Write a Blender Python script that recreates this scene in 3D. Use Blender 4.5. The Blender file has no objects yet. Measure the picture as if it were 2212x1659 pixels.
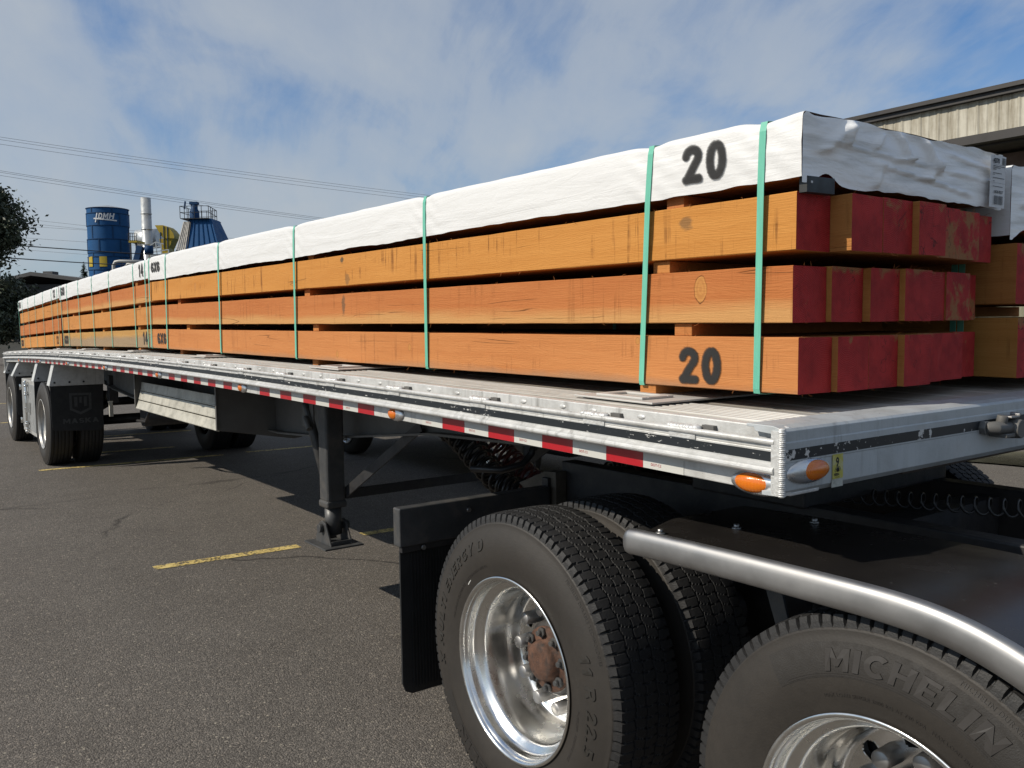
import bpy, bmesh, math, random
from mathutils import Vector, Matrix, noise

random.seed(7)
scene = bpy.context.scene
COL = scene.collection
R = math.radians

# ------------------------------------------------------------------ camera
CAM = Vector((1.4242, -1.9611, 1.6504))
YAW, PIT, ROL, FPX = 2.5127, -0.0668, -0.0137, 1897.29
CLX, CLY = 5.7, 9.1
_d = Vector((math.cos(PIT)*math.cos(YAW), math.cos(PIT)*math.sin(YAW), math.sin(PIT)))
_r = Vector((math.sin(YAW), -math.cos(YAW), 0))
_u = _r.cross(_d)
_r2 = _r*math.cos(ROL) + _u*math.sin(ROL)
_u2 = -_r*math.sin(ROL) + _u*math.cos(ROL)
cd = bpy.data.cameras.new('camera')
cam = bpy.data.objects.new('camera', cd)
COL.objects.link(cam)
M = Matrix.Identity(4)
for i in range(3):
    M[i][0] = _r2[i]; M[i][1] = _u2[i]; M[i][2] = -_d[i]; M[i][3] = CAM[i]
cam.matrix_world = M
cd.sensor_width = 36.0
cd.lens = 36.0*FPX/2212.0
cd.clip_start = 0.05
cd.clip_end = 3000
scene.camera = cam


def far_point(px, py, dist):
    """World point seen at (px, py) of the 2212 x 1659 photograph, `dist` metres along the view axis."""
    v = _d + _r2*((px-1106)/FPX) - _u2*((py-829.5)/FPX)
    return CAM + v*dist


# ------------------------------------------------------------------ light
SUN = Vector((-0.38, -1.25, 1.0)).normalized()        # towards the sun
ELEV = math.asin(SUN.z)
AZ = math.atan2(SUN.x, SUN.y)
w = bpy.data.worlds.new('World')
scene.world = w
w.use_nodes = True
nt = w.node_tree
nt.nodes.clear()


def nd(nt, typ, ins=None, **props):
    n = nt.nodes.new(typ)
    for k, v in props.items():
        setattr(n, k, v)
    for k, v in (ins or {}).items():
        s = n.inputs[k]
        if isinstance(v, bpy.types.NodeSocket):
            nt.links.new(v, s)
        else:
            s.default_value = v
    return n


def mth(nt, op, a, b=None, c=None, clamp=False):
    ins = {0: a}
    if b is not None: ins[1] = b
    if c is not None: ins[2] = c
    return nd(nt, 'ShaderNodeMath', ins, operation=op, use_clamp=clamp).outputs[0]


def vmul(nt, v, s, off=(0, 0, 0)):
    return nd(nt, 'ShaderNodeMapping', {'Vector': v, 'Scale': s, 'Location': off}).outputs[0]


def ramp(nt, fac, stops, interp='LINEAR'):
    n = nd(nt, 'ShaderNodeValToRGB', {'Fac': fac})
    cr = n.color_ramp
    cr.interpolation = interp
    while len(cr.elements) < len(stops):
        cr.elements.new(0.5)
    for e, (p, c) in zip(cr.elements, stops):
        e.position = p
        e.color = c if len(c) == 4 else (*c, 1)
    return n.outputs[0]


def mixc(nt, fac, a, b, blend='MIX'):
    n = nt.nodes.new('ShaderNodeMix')
    n.data_type = 'RGBA'
    n.blend_type = blend
    for sock, v in ((n.inputs[0], fac), (n.inputs[6], a), (n.inputs[7], b)):
        if isinstance(v, bpy.types.NodeSocket):
            nt.links.new(v, sock)
        else:
            sock.default_value = v if sock.type == 'VALUE' else ((*v, 1) if len(v) == 3 else v)
    return n.outputs[2]


def noi(nt, vec, scale, detail=3, rough=0.5, dist=0.0):
    return nd(nt, 'ShaderNodeTexNoise', {'Vector': vec, 'Scale': scale, 'Detail': detail, 'Roughness': rough, 'Distortion': dist}).outputs[0]


sky = nd(nt, 'ShaderNodeTexSky', sky_type='NISHITA', sun_disc=False, sun_elevation=ELEV, sun_rotation=AZ,
         altitude=100, air_density=1.0, dust_density=1.2, ozone_density=1.6)
tc = nd(nt, 'ShaderNodeTexCoord')
sx = nd(nt, 'ShaderNodeSeparateXYZ', {0: tc.outputs['Generated']})
zz = mth(nt, 'ADD', mth(nt, 'MAXIMUM', sx.outputs[2], 0.0), 0.42)
cv = nd(nt, 'ShaderNodeCombineXYZ', {0: mth(nt, 'DIVIDE', sx.outputs[0], zz), 1: mth(nt, 'DIVIDE', sx.outputs[1], zz), 2: 0.0}).outputs[0]
cvr = nd(nt, 'ShaderNodeVectorRotate', {'Vector': cv, 'Angle': R(-100)}, rotation_type='Z_AXIS').outputs[0]
wpn = nd(nt, 'ShaderNodeTexNoise', {'Vector': cvr, 'Scale': 1.1, 'Detail': 3.0}).outputs[1]
wpv = nd(nt, 'ShaderNodeVectorMath', {0: cvr, 1: nd(nt, 'ShaderNodeVectorMath', {0: nd(nt, 'ShaderNodeVectorMath', {0: wpn, 1: (0.5, 0.5, 0.5)}, operation='SUBTRACT').outputs[0], 1: (0.35, 0.35, 0)}, operation='MULTIPLY').outputs[0]}, operation='ADD').outputs[0]
c1 = noi(nt, vmul(nt, wpv, (1.0, 1.0, 1), (CLX, CLY, 0)), 1.55, 9, 0.50, 0.2)
c2 = noi(nt, vmul(nt, nd(nt, 'ShaderNodeVectorRotate', {'Vector': wpv, 'Angle': R(25)}, rotation_type='Z_AXIS').outputs[0], (3.6, 1.2, 1), (7.3, 2.2, 0)), 1.9, 8, 0.66, 0.25)
cm = mth(nt, 'ADD', mth(nt, 'MULTIPLY', c1, 0.80), mth(nt, 'MULTIPLY', c2, 0.20))
cmask = ramp(nt, cm, [(0.395, (0, 0, 0)), (0.445, (0.34, 0.34, 0.34)), (0.505, (0.76, 0.76, 0.76)), (0.60, (1, 1, 1))])
hz = ramp(nt, sx.outputs[2], [(0.0, (0.82, 0.82, 0.82)), (0.10, (0.50, 0.50, 0.50)), (0.28, (0.04, 0.04, 0.04))])
cfac = mth(nt, 'MAXIMUM', mth(nt, 'MULTIPLY', cmask, 0.86), hz)
skyc = mixc(nt, 1.0, sky.outputs[0], (0.45, 0.70, 0.95), 'MULTIPLY')
cld = mixc(nt, cfac, skyc, (3.95, 4.30, 4.65))
bg = nd(nt, 'ShaderNodeBackground', {'Color': cld, 'Strength': 0.118})
nd(nt, 'ShaderNodeOutputWorld', {'Surface': bg.outputs[0]})

ld = bpy.data.lights.new('sun', 'SUN')
ld.energy = 4.7
ld.angle = R(0.5)
ld.color = (1.0, 0.915, 0.785)
sun = bpy.data.objects.new('sun', ld)
COL.objects.link(sun)
sun.rotation_euler = (-SUN).to_track_quat('-Z', 'Y').to_euler()
sun.location = (-3, -10, 12)

vs = scene.view_settings
vs.view_transform = 'Standard'
vs.look = 'None'
vs.exposure = 0.0
vs.gamma = 1.0
vs.use_curve_mapping = False


# ------------------------------------------------------------------ material helpers
def newmat(name):
    m = bpy.data.materials.new(name)
    m.use_nodes = True
    t = m.node_tree
    t.nodes.clear()
    b = nd(t, 'ShaderNodeBsdfPrincipled')
    o = nd(t, 'ShaderNodeOutputMaterial', {'Surface': b.outputs[0]})
    return m, t, b


ALBEDO = 0.78


def setb(t, b, **k):
    mt_ = k.get('Metallic', 0)
    if 'Base_Color' in k and not (isinstance(mt_, float) and mt_ > 0.8):
        c = k['Base_Color']
        k['Base_Color'] = mixc(t, 1.0, c, (ALBEDO,)*3, 'MULTIPLY')
    for kk, v in k.items():
        s = b.inputs[kk.replace('_', ' ')]
        if isinstance(v, bpy.types.NodeSocket):
            t.links.new(v, s)
        else:
            s.default_value = (*v, 1) if isinstance(v, tuple) and len(v) == 3 and s.type == 'RGBA' else v


def bump(t, b, h, strength=0.3, dist=0.01):
    n = nd(t, 'ShaderNodeBump', {'Height': h, 'Strength': strength, 'Distance': dist})
    t.links.new(n.outputs[0], b.inputs['Normal'])
    return n


def objc(t):
    return nd(t, 'ShaderNodeTexCoord').outputs['Object']


def simple(name, col, rough=0.5, metal=0.0, var=0.25, scale=8.0, dirt=None, dscale=3.0, damt=0.5, bmp=0.0, bscale=60.0, spec=None, streak=None):
    """Base colour with tonal variation, worn patches of a second colour and fine relief."""
    m, t, b = newmat(name)
    oc = objc(t)
    n1 = noi(t, oc, scale, 5, 0.6)
    lo = tuple(c*(1-var) for c in col)
    hi = tuple(min(1, c*(1+var)) for c in col)
    c = ramp(t, n1, [(0.3, lo), (0.7, hi)])
    if dirt is not None:
        n2 = noi(t, oc, dscale, 8, 0.68, 0.4)
        f = ramp(t, n2, [(0.48, (0, 0, 0)), (0.68, (damt,)*3)])
        c = mixc(t, f, c, dirt)
    if streak is not None:
        ns = noi(t, vmul(t, oc, (28, 28, 2.2)), 1.0, 6, 0.7)
        nl = noi(t, oc, 2.0, 3, 0.5)
        sf = mth(t, 'MULTIPLY', ramp(t, ns, [(0.52, (0, 0, 0)), (0.70, (0.75,)*3)]), ramp(t, nl, [(0.42, (0.15,)*3), (0.62, (1, 1, 1))]))
        c = mixc(t, sf, c, streak)
        sp_ = ramp(t, noi(t, oc, 130, 3, 0.6), [(0.70, (0, 0, 0)), (0.75, (0.7,)*3)])
        c = mixc(t, sp_, c, tuple(x*0.6 for x in streak))
    setb(t, b, Base_Color=c, Metallic=metal)
    n3 = noi(t, oc, scale*2.3, 4, 0.6)
    setb(t, b, Roughness=ramp(t, n3, [(0.3, (max(0.03, rough-0.1),)*3), (0.7, (min(1, rough+0.12),)*3)]))
    if spec is not None:
        b.inputs['Specular IOR Level'].default_value = spec
    if bmp:
        bump(t, b, noi(t, oc, bscale, 4, 0.6), bmp, 0.004)
    return m


def make_wood(name, light, dark, sap=None, knots=(), stains=(), saw=0.5, grey=0.0, greyz=None):
    """Rough-sawn Douglas fir; object space: x along the timber, z up."""
    m, t, b = newmat(name)
    oc = objc(t)
    rnd = nd(t, 'ShaderNodeObjectInfo').outputs['Random']
    offs = nd(t, 'ShaderNodeCombineXYZ', {0: mth(t, 'MULTIPLY', rnd, 37.0), 1: mth(t, 'MULTIPLY', rnd, 11.0), 2: mth(t, 'MULTIPLY', rnd, 23.0)}).outputs[0]
    v = nd(t, 'ShaderNodeVectorMath', {0: oc, 1: offs}, operation='ADD').outputs[0]
    sp = nd(t, 'ShaderNodeSeparateXYZ', {0: oc})
    # growth rings: fine distorted lines running along the timber
    warp = noi(t, vmul(t, v, (0.9, 4, 4)), 1.3, 4, 0.55)
    warp2 = noi(t, vmul(t, v, (7.0, 12, 30)), 1.0, 4, 0.6)
    ph = mth(t, 'ADD', mth(t, 'MULTIPLY', sp.outputs[2], 950.0), mth(t, 'ADD', mth(t, 'MULTIPLY', warp, 150.0), mth(t, 'MULTIPLY', warp2, 9.0)))
    rings = mth(t, 'ADD', mth(t, 'MULTIPLY', mth(t, 'SINE', ph), 0.5), 0.5)
    fib = noi(t, vmul(t, v, (7, 210, 210)), 1.0, 4, 0.75)
    strk = noi(t, vmul(t, v, (0.7, 30, 34)), 1.0, 5, 0.65)
    blot = noi(t, vmul(t, v, (0.9, 4, 5)), 1.6, 6, 0.62)
    f = mth(t, 'ADD', mth(t, 'MULTIPLY', rings, 0.065), mth(t, 'ADD', mth(t, 'MULTIPLY', fib, 0.345), mth(t, 'ADD', mth(t, 'MULTIPLY', strk, 0.34), mth(t, 'MULTIPLY', blot, 0.42))))
    c = ramp(t, f, [(0.40, dark), (0.58, tuple((a+bb)/2 for a, bb in zip(light, dark))), (0.76, light)])
    if sap:
        zs, scol = sap
        sw = mth(t, 'ADD', sp.outputs[2], mth(t, 'MULTIPLY', mth(t, 'SUBTRACT', blot, 0.5), 0.09))
        fs = ramp(t, mth(t, 'MULTIPLY_ADD', mth(t, 'SUBTRACT', sw, zs), 14.0, 0.5), [(0.25, (1, 1, 1)), (0.75, (0, 0, 0))])
        c = mixc(t, mth(t, 'MULTIPLY', fs, 0.8), c, scol)
    # timber-to-timber tint
    hs = nd(t, 'ShaderNodeHueSaturation', {'Hue': mth(t, 'MULTIPLY_ADD', rnd, 0.022, 0.489), 'Saturation': 1.0, 'Value': mth(t, 'MULTIPLY_ADD', rnd, 0.22, 0.88), 'Color': c})
    c = hs.outputs[0]
    # saw kerf lines across the face
    kx = noi(t, vmul(t, v, (38, 0.4, 1.5)), 1.0, 3, 0.7)
    kf = ramp(t, kx, [(0.36, (1, 1, 1)), (0.44, (0, 0, 0))])
    km = ramp(t, noi(t, vmul(t, v, (2.2, 2, 9)), 1.0, 4, 0.6), [(0.45, (0, 0, 0)), (0.62, (1, 1, 1))])
    kk = mth(t, 'MULTIPLY', mth(t, 'MULTIPLY', kf, km), saw)
    c = mixc(t, kk, c, tuple(x*0.42 for x in dark))
    # drying checks
    cx = noi(t, vmul(t, v, (0.8, 9, 17)), 1.0, 2, 0.4)
    ck = mth(t, 'ABSOLUTE', mth(t, 'SUBTRACT', cx, 0.5))
    cf = ramp(t, ck, [(0.0, (1, 1, 1)), (0.008, (0, 0, 0))])
    cmk = ramp(t, noi(t, vmul(t, v, (1.1, 2, 8)), 1.3, 2, 0.5), [(0.58, (0, 0, 0)), (0.66, (1, 1, 1))])
    chk = mth(t, 'MULTIPLY', cf, cmk)
    c = mixc(t, mth(t, 'MULTIPLY', chk, 0.6), c, (0.10, 0.042, 0.014))
    hk = None
    for (kx0, kz0, rx, rz) in knots:
        dx = mth(t, 'DIVIDE', mth(t, 'SUBTRACT', sp.outputs[0], kx0), rx)
        dz = mth(t, 'DIVIDE', mth(t, 'SUBTRACT', sp.outputs[2], kz0), rz)
        wob = mth(t, 'MULTIPLY', mth(t, 'SUBTRACT', noi(t, vmul(t, v, (30, 30, 30)), 1.0, 3), 0.5), 0.5)
        rr = mth(t, 'ADD', mth(t, 'SQRT', mth(t, 'ADD', mth(t, 'MULTIPLY', dx, dx), mth(t, 'MULTIPLY', dz, dz))), wob)
        halo = ramp(t, rr, [(0.9, (0.6, 0.6, 0.6)), (1.9, (0, 0, 0))])
        c = mixc(t, halo, c, (0.36, 0.13, 0.03))
        core = ramp(t, rr, [(0.86, (1, 1, 1)), (0.9, (0, 0, 0))])
        rg = mth(t, 'MULTIPLY_ADD', mth(t, 'SINE', mth(t, 'MULTIPLY', rr, 14.0)), 0.5, 0.5)
        c = mixc(t, core, c, mixc(t, mth(t, 'MULTIPLY', rg, 0.5), (0.60, 0.27, 0.075), (0.46, 0.18, 0.05)))
        edge = ramp(t, mth(t, 'ABSOLUTE', mth(t, 'SUBTRACT', rr, 0.92)), [(0.0, (1, 1, 1)), (0.07, (0, 0, 0))])
        em = ramp(t, noi(t, vmul(t, v, (24, 24, 24)), 1.0, 3), [(0.42, (0.15,)*3), (0.62, (1, 1, 1))])
        c = mixc(t, mth(t, 'MULTIPLY', mth(t, 'MULTIPLY', edge, em), 0.9), c, (0.07, 0.025, 0.008))
    for (kx0, kz0, rx, rz, amt) in stains:
        dx = mth(t, 'DIVIDE', mth(t, 'SUBTRACT', sp.outputs[0], kx0), rx)
        dz = mth(t, 'DIVIDE', mth(t, 'SUBTRACT', sp.outputs[2], kz0), rz)
        wob = mth(t, 'MULTIPLY', mth(t, 'SUBTRACT', noi(t, vmul(t, v, (22, 22, 60)), 1.0, 4), 0.5), 1.6)
        rr = mth(t, 'ADD', mth(t, 'SQRT', mth(t, 'ADD', mth(t, 'MULTIPLY', dx, dx), mth(t, 'MULTIPLY', dz, dz))), wob)
        c = mixc(t, mth(t, 'MULTIPLY', ramp(t, rr, [(0.6, (1, 1, 1)), (1.1, (0, 0, 0))]), amt), c, (0.12, 0.085, 0.05))
    if grey:
        gz = mth(t, 'ADD', sp.outputs[2], mth(t, 'MULTIPLY', mth(t, 'SUBTRACT', noi(t, vmul(t, v, (1.5, 3, 4)), 1.0, 5, 0.65), 0.5), 0.10))
        lo = greyz if greyz is not None else -0.06
        gf = ramp(t, mth(t, 'MULTIPLY_ADD', mth(t, 'SUBTRACT', gz, lo), 22.0, 0.5), [(0.1, (grey,)*3), (0.9, (0, 0, 0))])
        c = mixc(t, gf, c, (0.30, 0.24, 0.17))
    setb(t, b, Base_Color=c, Roughness=0.82)
    b.inputs['Specular IOR Level'].default_value = 0.25
    hgt = mth(t, 'ADD', mth(t, 'MULTIPLY', rings, 0.10), mth(t, 'ADD', mth(t, 'MULTIPLY', fib, 0.9), mth(t, 'MULTIPLY', mth(t, 'ADD', kk, chk), -1.2)))
    bump(t, b, hgt, 0.75, 0.003)
    return m


# ------------------------------------------------------------------ mesh builder
class MB:
    def __init__(s):
        s.v = []; s.f = []; s.mi = []; s.sm = []

    def add(s, verts, faces, mi=0, smooth=False):
        o = len(s.v)
        s.v += [tuple(p) for p in verts]
        for f in faces:
            s.f.append([o+i for i in f]); s.mi.append(mi); s.sm.append(smooth)
        return s

    def box(s, x0, x1, y0, y1, z0, z1, mi=0, nx=1):
        vs = []; fs = []
        for i in range(nx+1):
            x = x0+(x1-x0)*i/nx
            vs += [(x, y0, z0), (x, y1, z0), (x, y1, z1), (x, y0, z1)]
        for i in range(nx):
            a = 4*i; c = a+4
            for k in range(4):
                l = (k+1) % 4
                fs.append((a+k, c+k, c+l, a+l))
        fs.append((0, 1, 2, 3)); e = 4*nx
        fs.append((e+3, e+2, e+1, e))
        return s.add(vs, fs, mi)

    def obox(s, c, ax, ay, az, hx, hy, hz, mi=0):
        c, ax, ay, az = Vector(c), Vector(ax).normalized(), Vector(ay).normalized(), Vector(az).normalized()
        vs = [c+ax*hx*i+ay*hy*j+az*hz*k for k in (-1, 1) for j in (-1, 1) for i in (-1, 1)]
        return s.add(vs, [(0, 2, 3, 1), (4, 5, 7, 6), (0, 1, 5, 4), (2, 6, 7, 3), (0, 4, 6, 2), (1, 3, 7, 5)], mi)

    def bar(s, p0, p1, wy, wz, mi=0, up=(0, 0, 1)):
        p0, p1 = Vector(p0), Vector(p1)
        ax = (p1-p0).normalized(); ay = Vector(up).cross(ax)
        if ay.length < 1e-4: ay = Vector((0, 1, 0)).cross(ax)
        ay.normalize(); az = ax.cross(ay)
        return s.obox((p0+p1)/2, ax, ay, az, (p1-p0).length/2, wy/2, wz/2, mi)

    def tube(s, pts, r, n=8, mi=0, caps=True, closed=False):
        pts = [Vector(p) for p in pts]
        rs = r if isinstance(r, (list, tuple)) else [r]*len(pts)
        vs = []; fs = []
        prev = None
        for i, p in enumerate(pts):
            a = pts[max(i-1, 0)]; b2 = pts[min(i+1, len(pts)-1)]
            t = (b2-a).normalized()
            if prev is None:
                q = Vector((0, 0, 1)) if abs(t.z) < 0.9 else Vector((1, 0, 0))
                nn = q.cross(t).normalized()
            else:
                nn = (prev-t*prev.dot(t)).normalized()
            prev = nn
            bb = t.cross(nn)
            for k in range(n):
                an = 2*math.pi*k/n
                vs.append(p+(nn*math.cos(an)+bb*math.sin(an))*rs[i])
        for i in range(len(pts)-1):
            for k in range(n):
                l = (k+1) % n
                fs.append((i*n+k, i*n+l, (i+1)*n+l, (i+1)*n+k))
        s.add(vs, fs, mi, True)
        if caps:
            o = len(s.v)-len(vs)
            s.f.append([o+k for k in range(n)][::-1]); s.mi.append(mi); s.sm.append(False)
            e = o+(len(pts)-1)*n
            s.f.append([e+k for k in range(n)]); s.mi.append(mi); s.sm.append(False)
        return s

    def lathe(s, prof, n=64, mi=0, c=(0, 0, 0), axis='y', smooth=True, skip=None):
        """prof: (r, a) pairs; a runs along the axis."""
        vs = []; fs = []
        m = len(prof)
        for k in range(n):
            an = 2*math.pi*k/n
            ca, sa = math.cos(an), math.sin(an)
            for r, a in prof:
                if axis == 'y': vs.append((c[0]+r*ca, c[1]+a, c[2]+r*sa))
                elif axis == 'z': vs.append((c[0]+r*ca, c[1]+r*sa, c[2]+a))
                else: vs.append((c[0]+a, c[1]+r*ca, c[2]+r*sa))
        for k in range(n):
            l = (k+1) % n
            for i in range(m-1):
                if skip and skip(2*math.pi*(k+0.5)/n, (prof[i][0]+prof[i+1][0])/2):
                    continue
                fs.append((k*m+i, k*m+i+1, l*m+i+1, l*m+i))
        return s.add(vs, fs, mi, smooth)

    def prism(s, poly, x0, x1, axis='x', mi=0, nx=1):
        """Extrude a closed 2-D polygon along an axis (poly in the two other axes, in order)."""
        n = len(poly); vs = []; fs = []
        for i in range(nx+1):
            a = x0+(x1-x0)*i/nx
            for p, q in poly:
                vs.append((a, p, q) if axis == 'x' else (p, a, q) if axis == 'y' else (p, q, a))
        for i in range(nx):
            for k in range(n):
                l = (k+1) % n
                fs.append((i*n+k, i*n+l, (i+1)*n+l, (i+1)*n+k))
        fs.append(tuple(range(n))[::-1]); fs.append(tuple(nx*n+k for k in range(n)))
        return s.add(vs, fs, mi)

    def grid(s, fn, nu, nv, mi=0, smooth=True):
        vs = [fn(i/nu, j/nv) for j in range(nv+1) for i in range(nu+1)]
        fs = [(j*(nu+1)+i, j*(nu+1)+i+1, (j+1)*(nu+1)+i+1, (j+1)*(nu+1)+i) for j in range(nv) for i in range(nu)]
        return s.add(vs, fs, mi, smooth)

    def ell(s, c, rx, ry, rz, nu=20, nv=10, mi=0):
        def fn(u, v):
            a = 2*math.pi*u; b2 = math.pi*(v-0.5)
            return (c[0]+rx*math.cos(a)*math.cos(b2), c[1]+ry*math.sin(a)*math.cos(b2), c[2]+rz*math.sin(b2))
        return s.grid(fn, nu, nv, mi)

    def mesh(s, name, mats, fixn=True, weld=False):
        me = bpy.data.meshes.new(name)
        me.from_pydata(s.v, [], s.f)
        for m in (mats if isinstance(mats, (list, tuple)) else [mats]):
            me.materials.append(m)
        me.polygons.foreach_set('material_index', s.mi)
        me.polygons.foreach_set('use_smooth', s.sm)
        if fixn or weld:
            bm = bmesh.new(); bm.from_mesh(me)
            if weld: bmesh.ops.remove_doubles(bm, verts=bm.verts, dist=1e-5)
            if fixn: bmesh.ops.recalc_face_normals(bm, faces=bm.faces)
            bm.to_mesh(me); bm.free()
        me.update()
        return me

    def build(s, name, mats, parent=None, bevel=0.0, loc=None, weld=False, fixn=True, seg=2):
        o = bpy.data.objects.new(name, s.mesh(name, mats, fixn, weld))
        COL.objects.link(o)
        if parent is not None: o.parent = parent
        if loc is not None: o.location = loc
        if bevel:
            b = o.modifiers.new('bevel', 'BEVEL')
            b.width = bevel; b.segments = seg; b.limit_method = 'ANGLE'; b.angle_limit = R(40)
            b.harden_normals = False
        return o


def inst(name, me, parent=None, loc=(0, 0, 0), rot=(0, 0, 0), scale=None, bevel_from=None):
    o = bpy.data.objects.new(name, me)
    COL.objects.link(o)
    if parent is not None: o.parent = parent
    o.location = loc; o.rotation_euler = rot
    if scale: o.scale = scale
    return o


def thing(name, label, cat, loc=(0, 0, 0), rz=0.0, group=None):
    o = bpy.data.objects.new(name, None)
    o.empty_display_size = 0.2
    COL.objects.link(o)
    o.location = loc; o.rotation_euler = (0, 0, rz)
    o['label'] = label; o['category'] = cat
    if group: o['group'] = group
    return o


def tag(o, label, cat, group=None):
    o['label'] = label; o['category'] = cat
    if group: o['group'] = group
    return o


def kind(o, k):
    o['kind'] = k
    return o


def part_empty(name, parent, loc=(0, 0, 0), rot=(0, 0, 0)):
    o = bpy.data.objects.new(name, None)
    o.empty_display_size = 0.1
    COL.objects.link(o)
    o.parent = parent; o.location = loc; o.rotation_euler = rot
    return o


def fbm(p, oct=4, lac=2.0, gain=0.5):
    a = 1.0; s = 0.0; q = Vector(p)
    for _ in range(oct):
        s += a*noise.noise(q); q = q*lac; a *= gain
    return s


def text_mesh(txt, size, offset=0.0, extrude=0.0, shear=0.0, spacing=1.0, align='LEFT', res=4):
    """Lettering as plain vertices/faces in the x-y plane."""
    cu = bpy.data.curves.new('txt', 'FONT')
    cu.body = txt; cu.size = size; cu.offset = offset; cu.extrude = extrude
    cu.shear = shear; cu.space_character = spacing; cu.align_x = align; cu.resolution_u = res
    ob = bpy.data.objects.new('txt', cu)
    me = bpy.data.meshes.new_from_object(ob)
    bm = bmesh.new(); bm.from_mesh(me)
    bmesh.ops.remove_doubles(bm, verts=bm.verts, dist=size*1e-4)
    bmesh.ops.triangulate(bm, faces=bm.faces, ngon_method='EAR_CLIP')
    bm.to_mesh(me); bm.free()
    vs = [v.co.copy() for v in me.vertices]
    fs = [tuple(p.vertices) for p in me.polygons]
    bpy.data.objects.remove(ob); bpy.data.curves.remove(cu); bpy.data.meshes.remove(me)
    return vs, fs


# ------------------------------------------------------------------ materials
ALU = simple('aluminium_oxidised', (0.62, 0.62, 0.60), 0.46, 0.35, 0.13, 14, (0.30, 0.29, 0.26), 5.0, 0.55, 0.25, 180)
ALU_W = simple('aluminium_rail', (0.74, 0.74, 0.72), 0.42, 0.25, 0.10, 20, (0.36, 0.35, 0.32), 7.0, 0.45, 0.2, 220, streak=(0.26, 0.25, 0.23))
WELD = simple('weld_bead', (0.80, 0.80, 0.78), 0.40, 0.4, 0.12, 40, (0.45, 0.44, 0.40), 18, 0.5, 0.5, 120)
ALU_F = simple('aluminium_front', (0.56, 0.60, 0.62), 0.5, 0.25, 0.08, 6, (0.33, 0.34, 0.33), 4.0, 0.4, 0.12, 160, streak=(0.22, 0.22, 0.21))
DECKM = None
GREY_PAINT = simple('grey_frame_paint', (0.15, 0.146, 0.138), 0.55, 0.1, 0.12, 5, (0.12, 0.11, 0.10), 2.2, 0.6, 0.1, 60)
BLACK_STEEL = simple('black_steel', (0.020, 0.020, 0.022), 0.55, 0.0, 0.3, 9, (0.07, 0.06, 0.05), 5, 0.45, 0.25, 80)
LEG_STEEL = simple('dark_grey_leg', (0.060, 0.062, 0.064), 0.5, 0.1, 0.2, 9, (0.15, 0.13, 0.11), 9, 0.45, 0.2, 70)
CHROME = simple('chrome', (0.80, 0.80, 0.80), 0.12, 1.0, 0.03, 10)
POLISH = simple('polished_aluminium', (0.80, 0.79, 0.76), 0.22, 1.0, 0.02, 4, (0.66, 0.63, 0.58), 20.0, 0.12)
BRUSHED = simple('brushed_trim', (0.36, 0.355, 0.35), 0.50, 1.0, 0.03, 2, (0.42, 0.41, 0.40), 60.0, 0.25)
RUST = simple('rusty_hub', (0.115, 0.055, 0.033), 0.8, 0.1, 0.45, 24, (0.030, 0.026, 0.024), 26, 0.95, 0.6, 120)
FLAP = simple('mudflap_rubber', (0.012, 0.013, 0.014), 0.6, 0.0, 0.25, 7, (0.035, 0.033, 0.03), 4, 0.4, 0.1, 60)
HOSE = simple('black_hose', (0.014, 0.014, 0.015), 0.38, 0.0, 0.2, 12)
HOSE_RED = simple('dull_red_hose', (0.10, 0.018, 0.014), 0.42, 0.0, 0.2, 12)
EMBLEM = simple('faded_grey_print', (0.072, 0.074, 0.072), 0.7, 0.0, 0.2, 30)
RAWALU = simple('stained_dunnage_board', (0.56, 0.54, 0.47), 0.55, 0.15, 0.14, 8, (0.24, 0.23, 0.19), 7.0, 0.7, 0.2, 90)


def make_rubber(name, base, dust, tread=False):
    m, t, b = newmat(name)
    oc = objc(t)
    n1 = noi(t, oc, 6, 6, 0.6)
    n2 = noi(t, oc, 45, 5, 0.7)
    c = mixc(t, ramp(t, n1, [(0.3, (0.15,)*3), (0.7, (0.9,)*3)]), base, dust)
    c = mixc(t, ramp(t, n2, [(0.45, (0, 0, 0)), (0.75, (0.35,)*3)]), c, tuple(x*0.6 for x in base))
    sc = noi(t, vmul(t, oc, (40, 8, 14)), 1.0, 3, 0.5)
    c = mixc(t, ramp(t, sc, [(0.74, (0, 0, 0)), (0.80, (0.35,)*3)]), c, tuple(x*2.2 for x in dust))
    setb(t, b, Base_Color=c, Roughness=0.62)
    b.inputs['Specular IOR Level'].default_value = 0.42
    bump(t, b, mth(t, 'ADD', n2, noi(t, oc, 220, 2, 0.5)), 0.16 if not tread else 0.35, 0.003)
    return m


RUBBER = make_rubber('tyre_sidewall', (0.026, 0.0225, 0.019), (0.040, 0.034, 0.028))
TREAD = make_rubber('tyre_tread', (0.015, 0.015, 0.016), (0.030, 0.029, 0.028), True)
LETTER_E = simple('tyre_lettering_dark', (0.026, 0.023, 0.019), 0.6, 0, 0.12, 20)
LETTER = simple('tyre_lettering', (0.029, 0.025, 0.022), 0.6, 0, 0.12, 20)
LETTER_D = simple('tyre_band_dark', (0.022, 0.019, 0.016), 0.72, 0, 0.15, 20, None, 3, 0.5, 0.3, 300)


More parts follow.
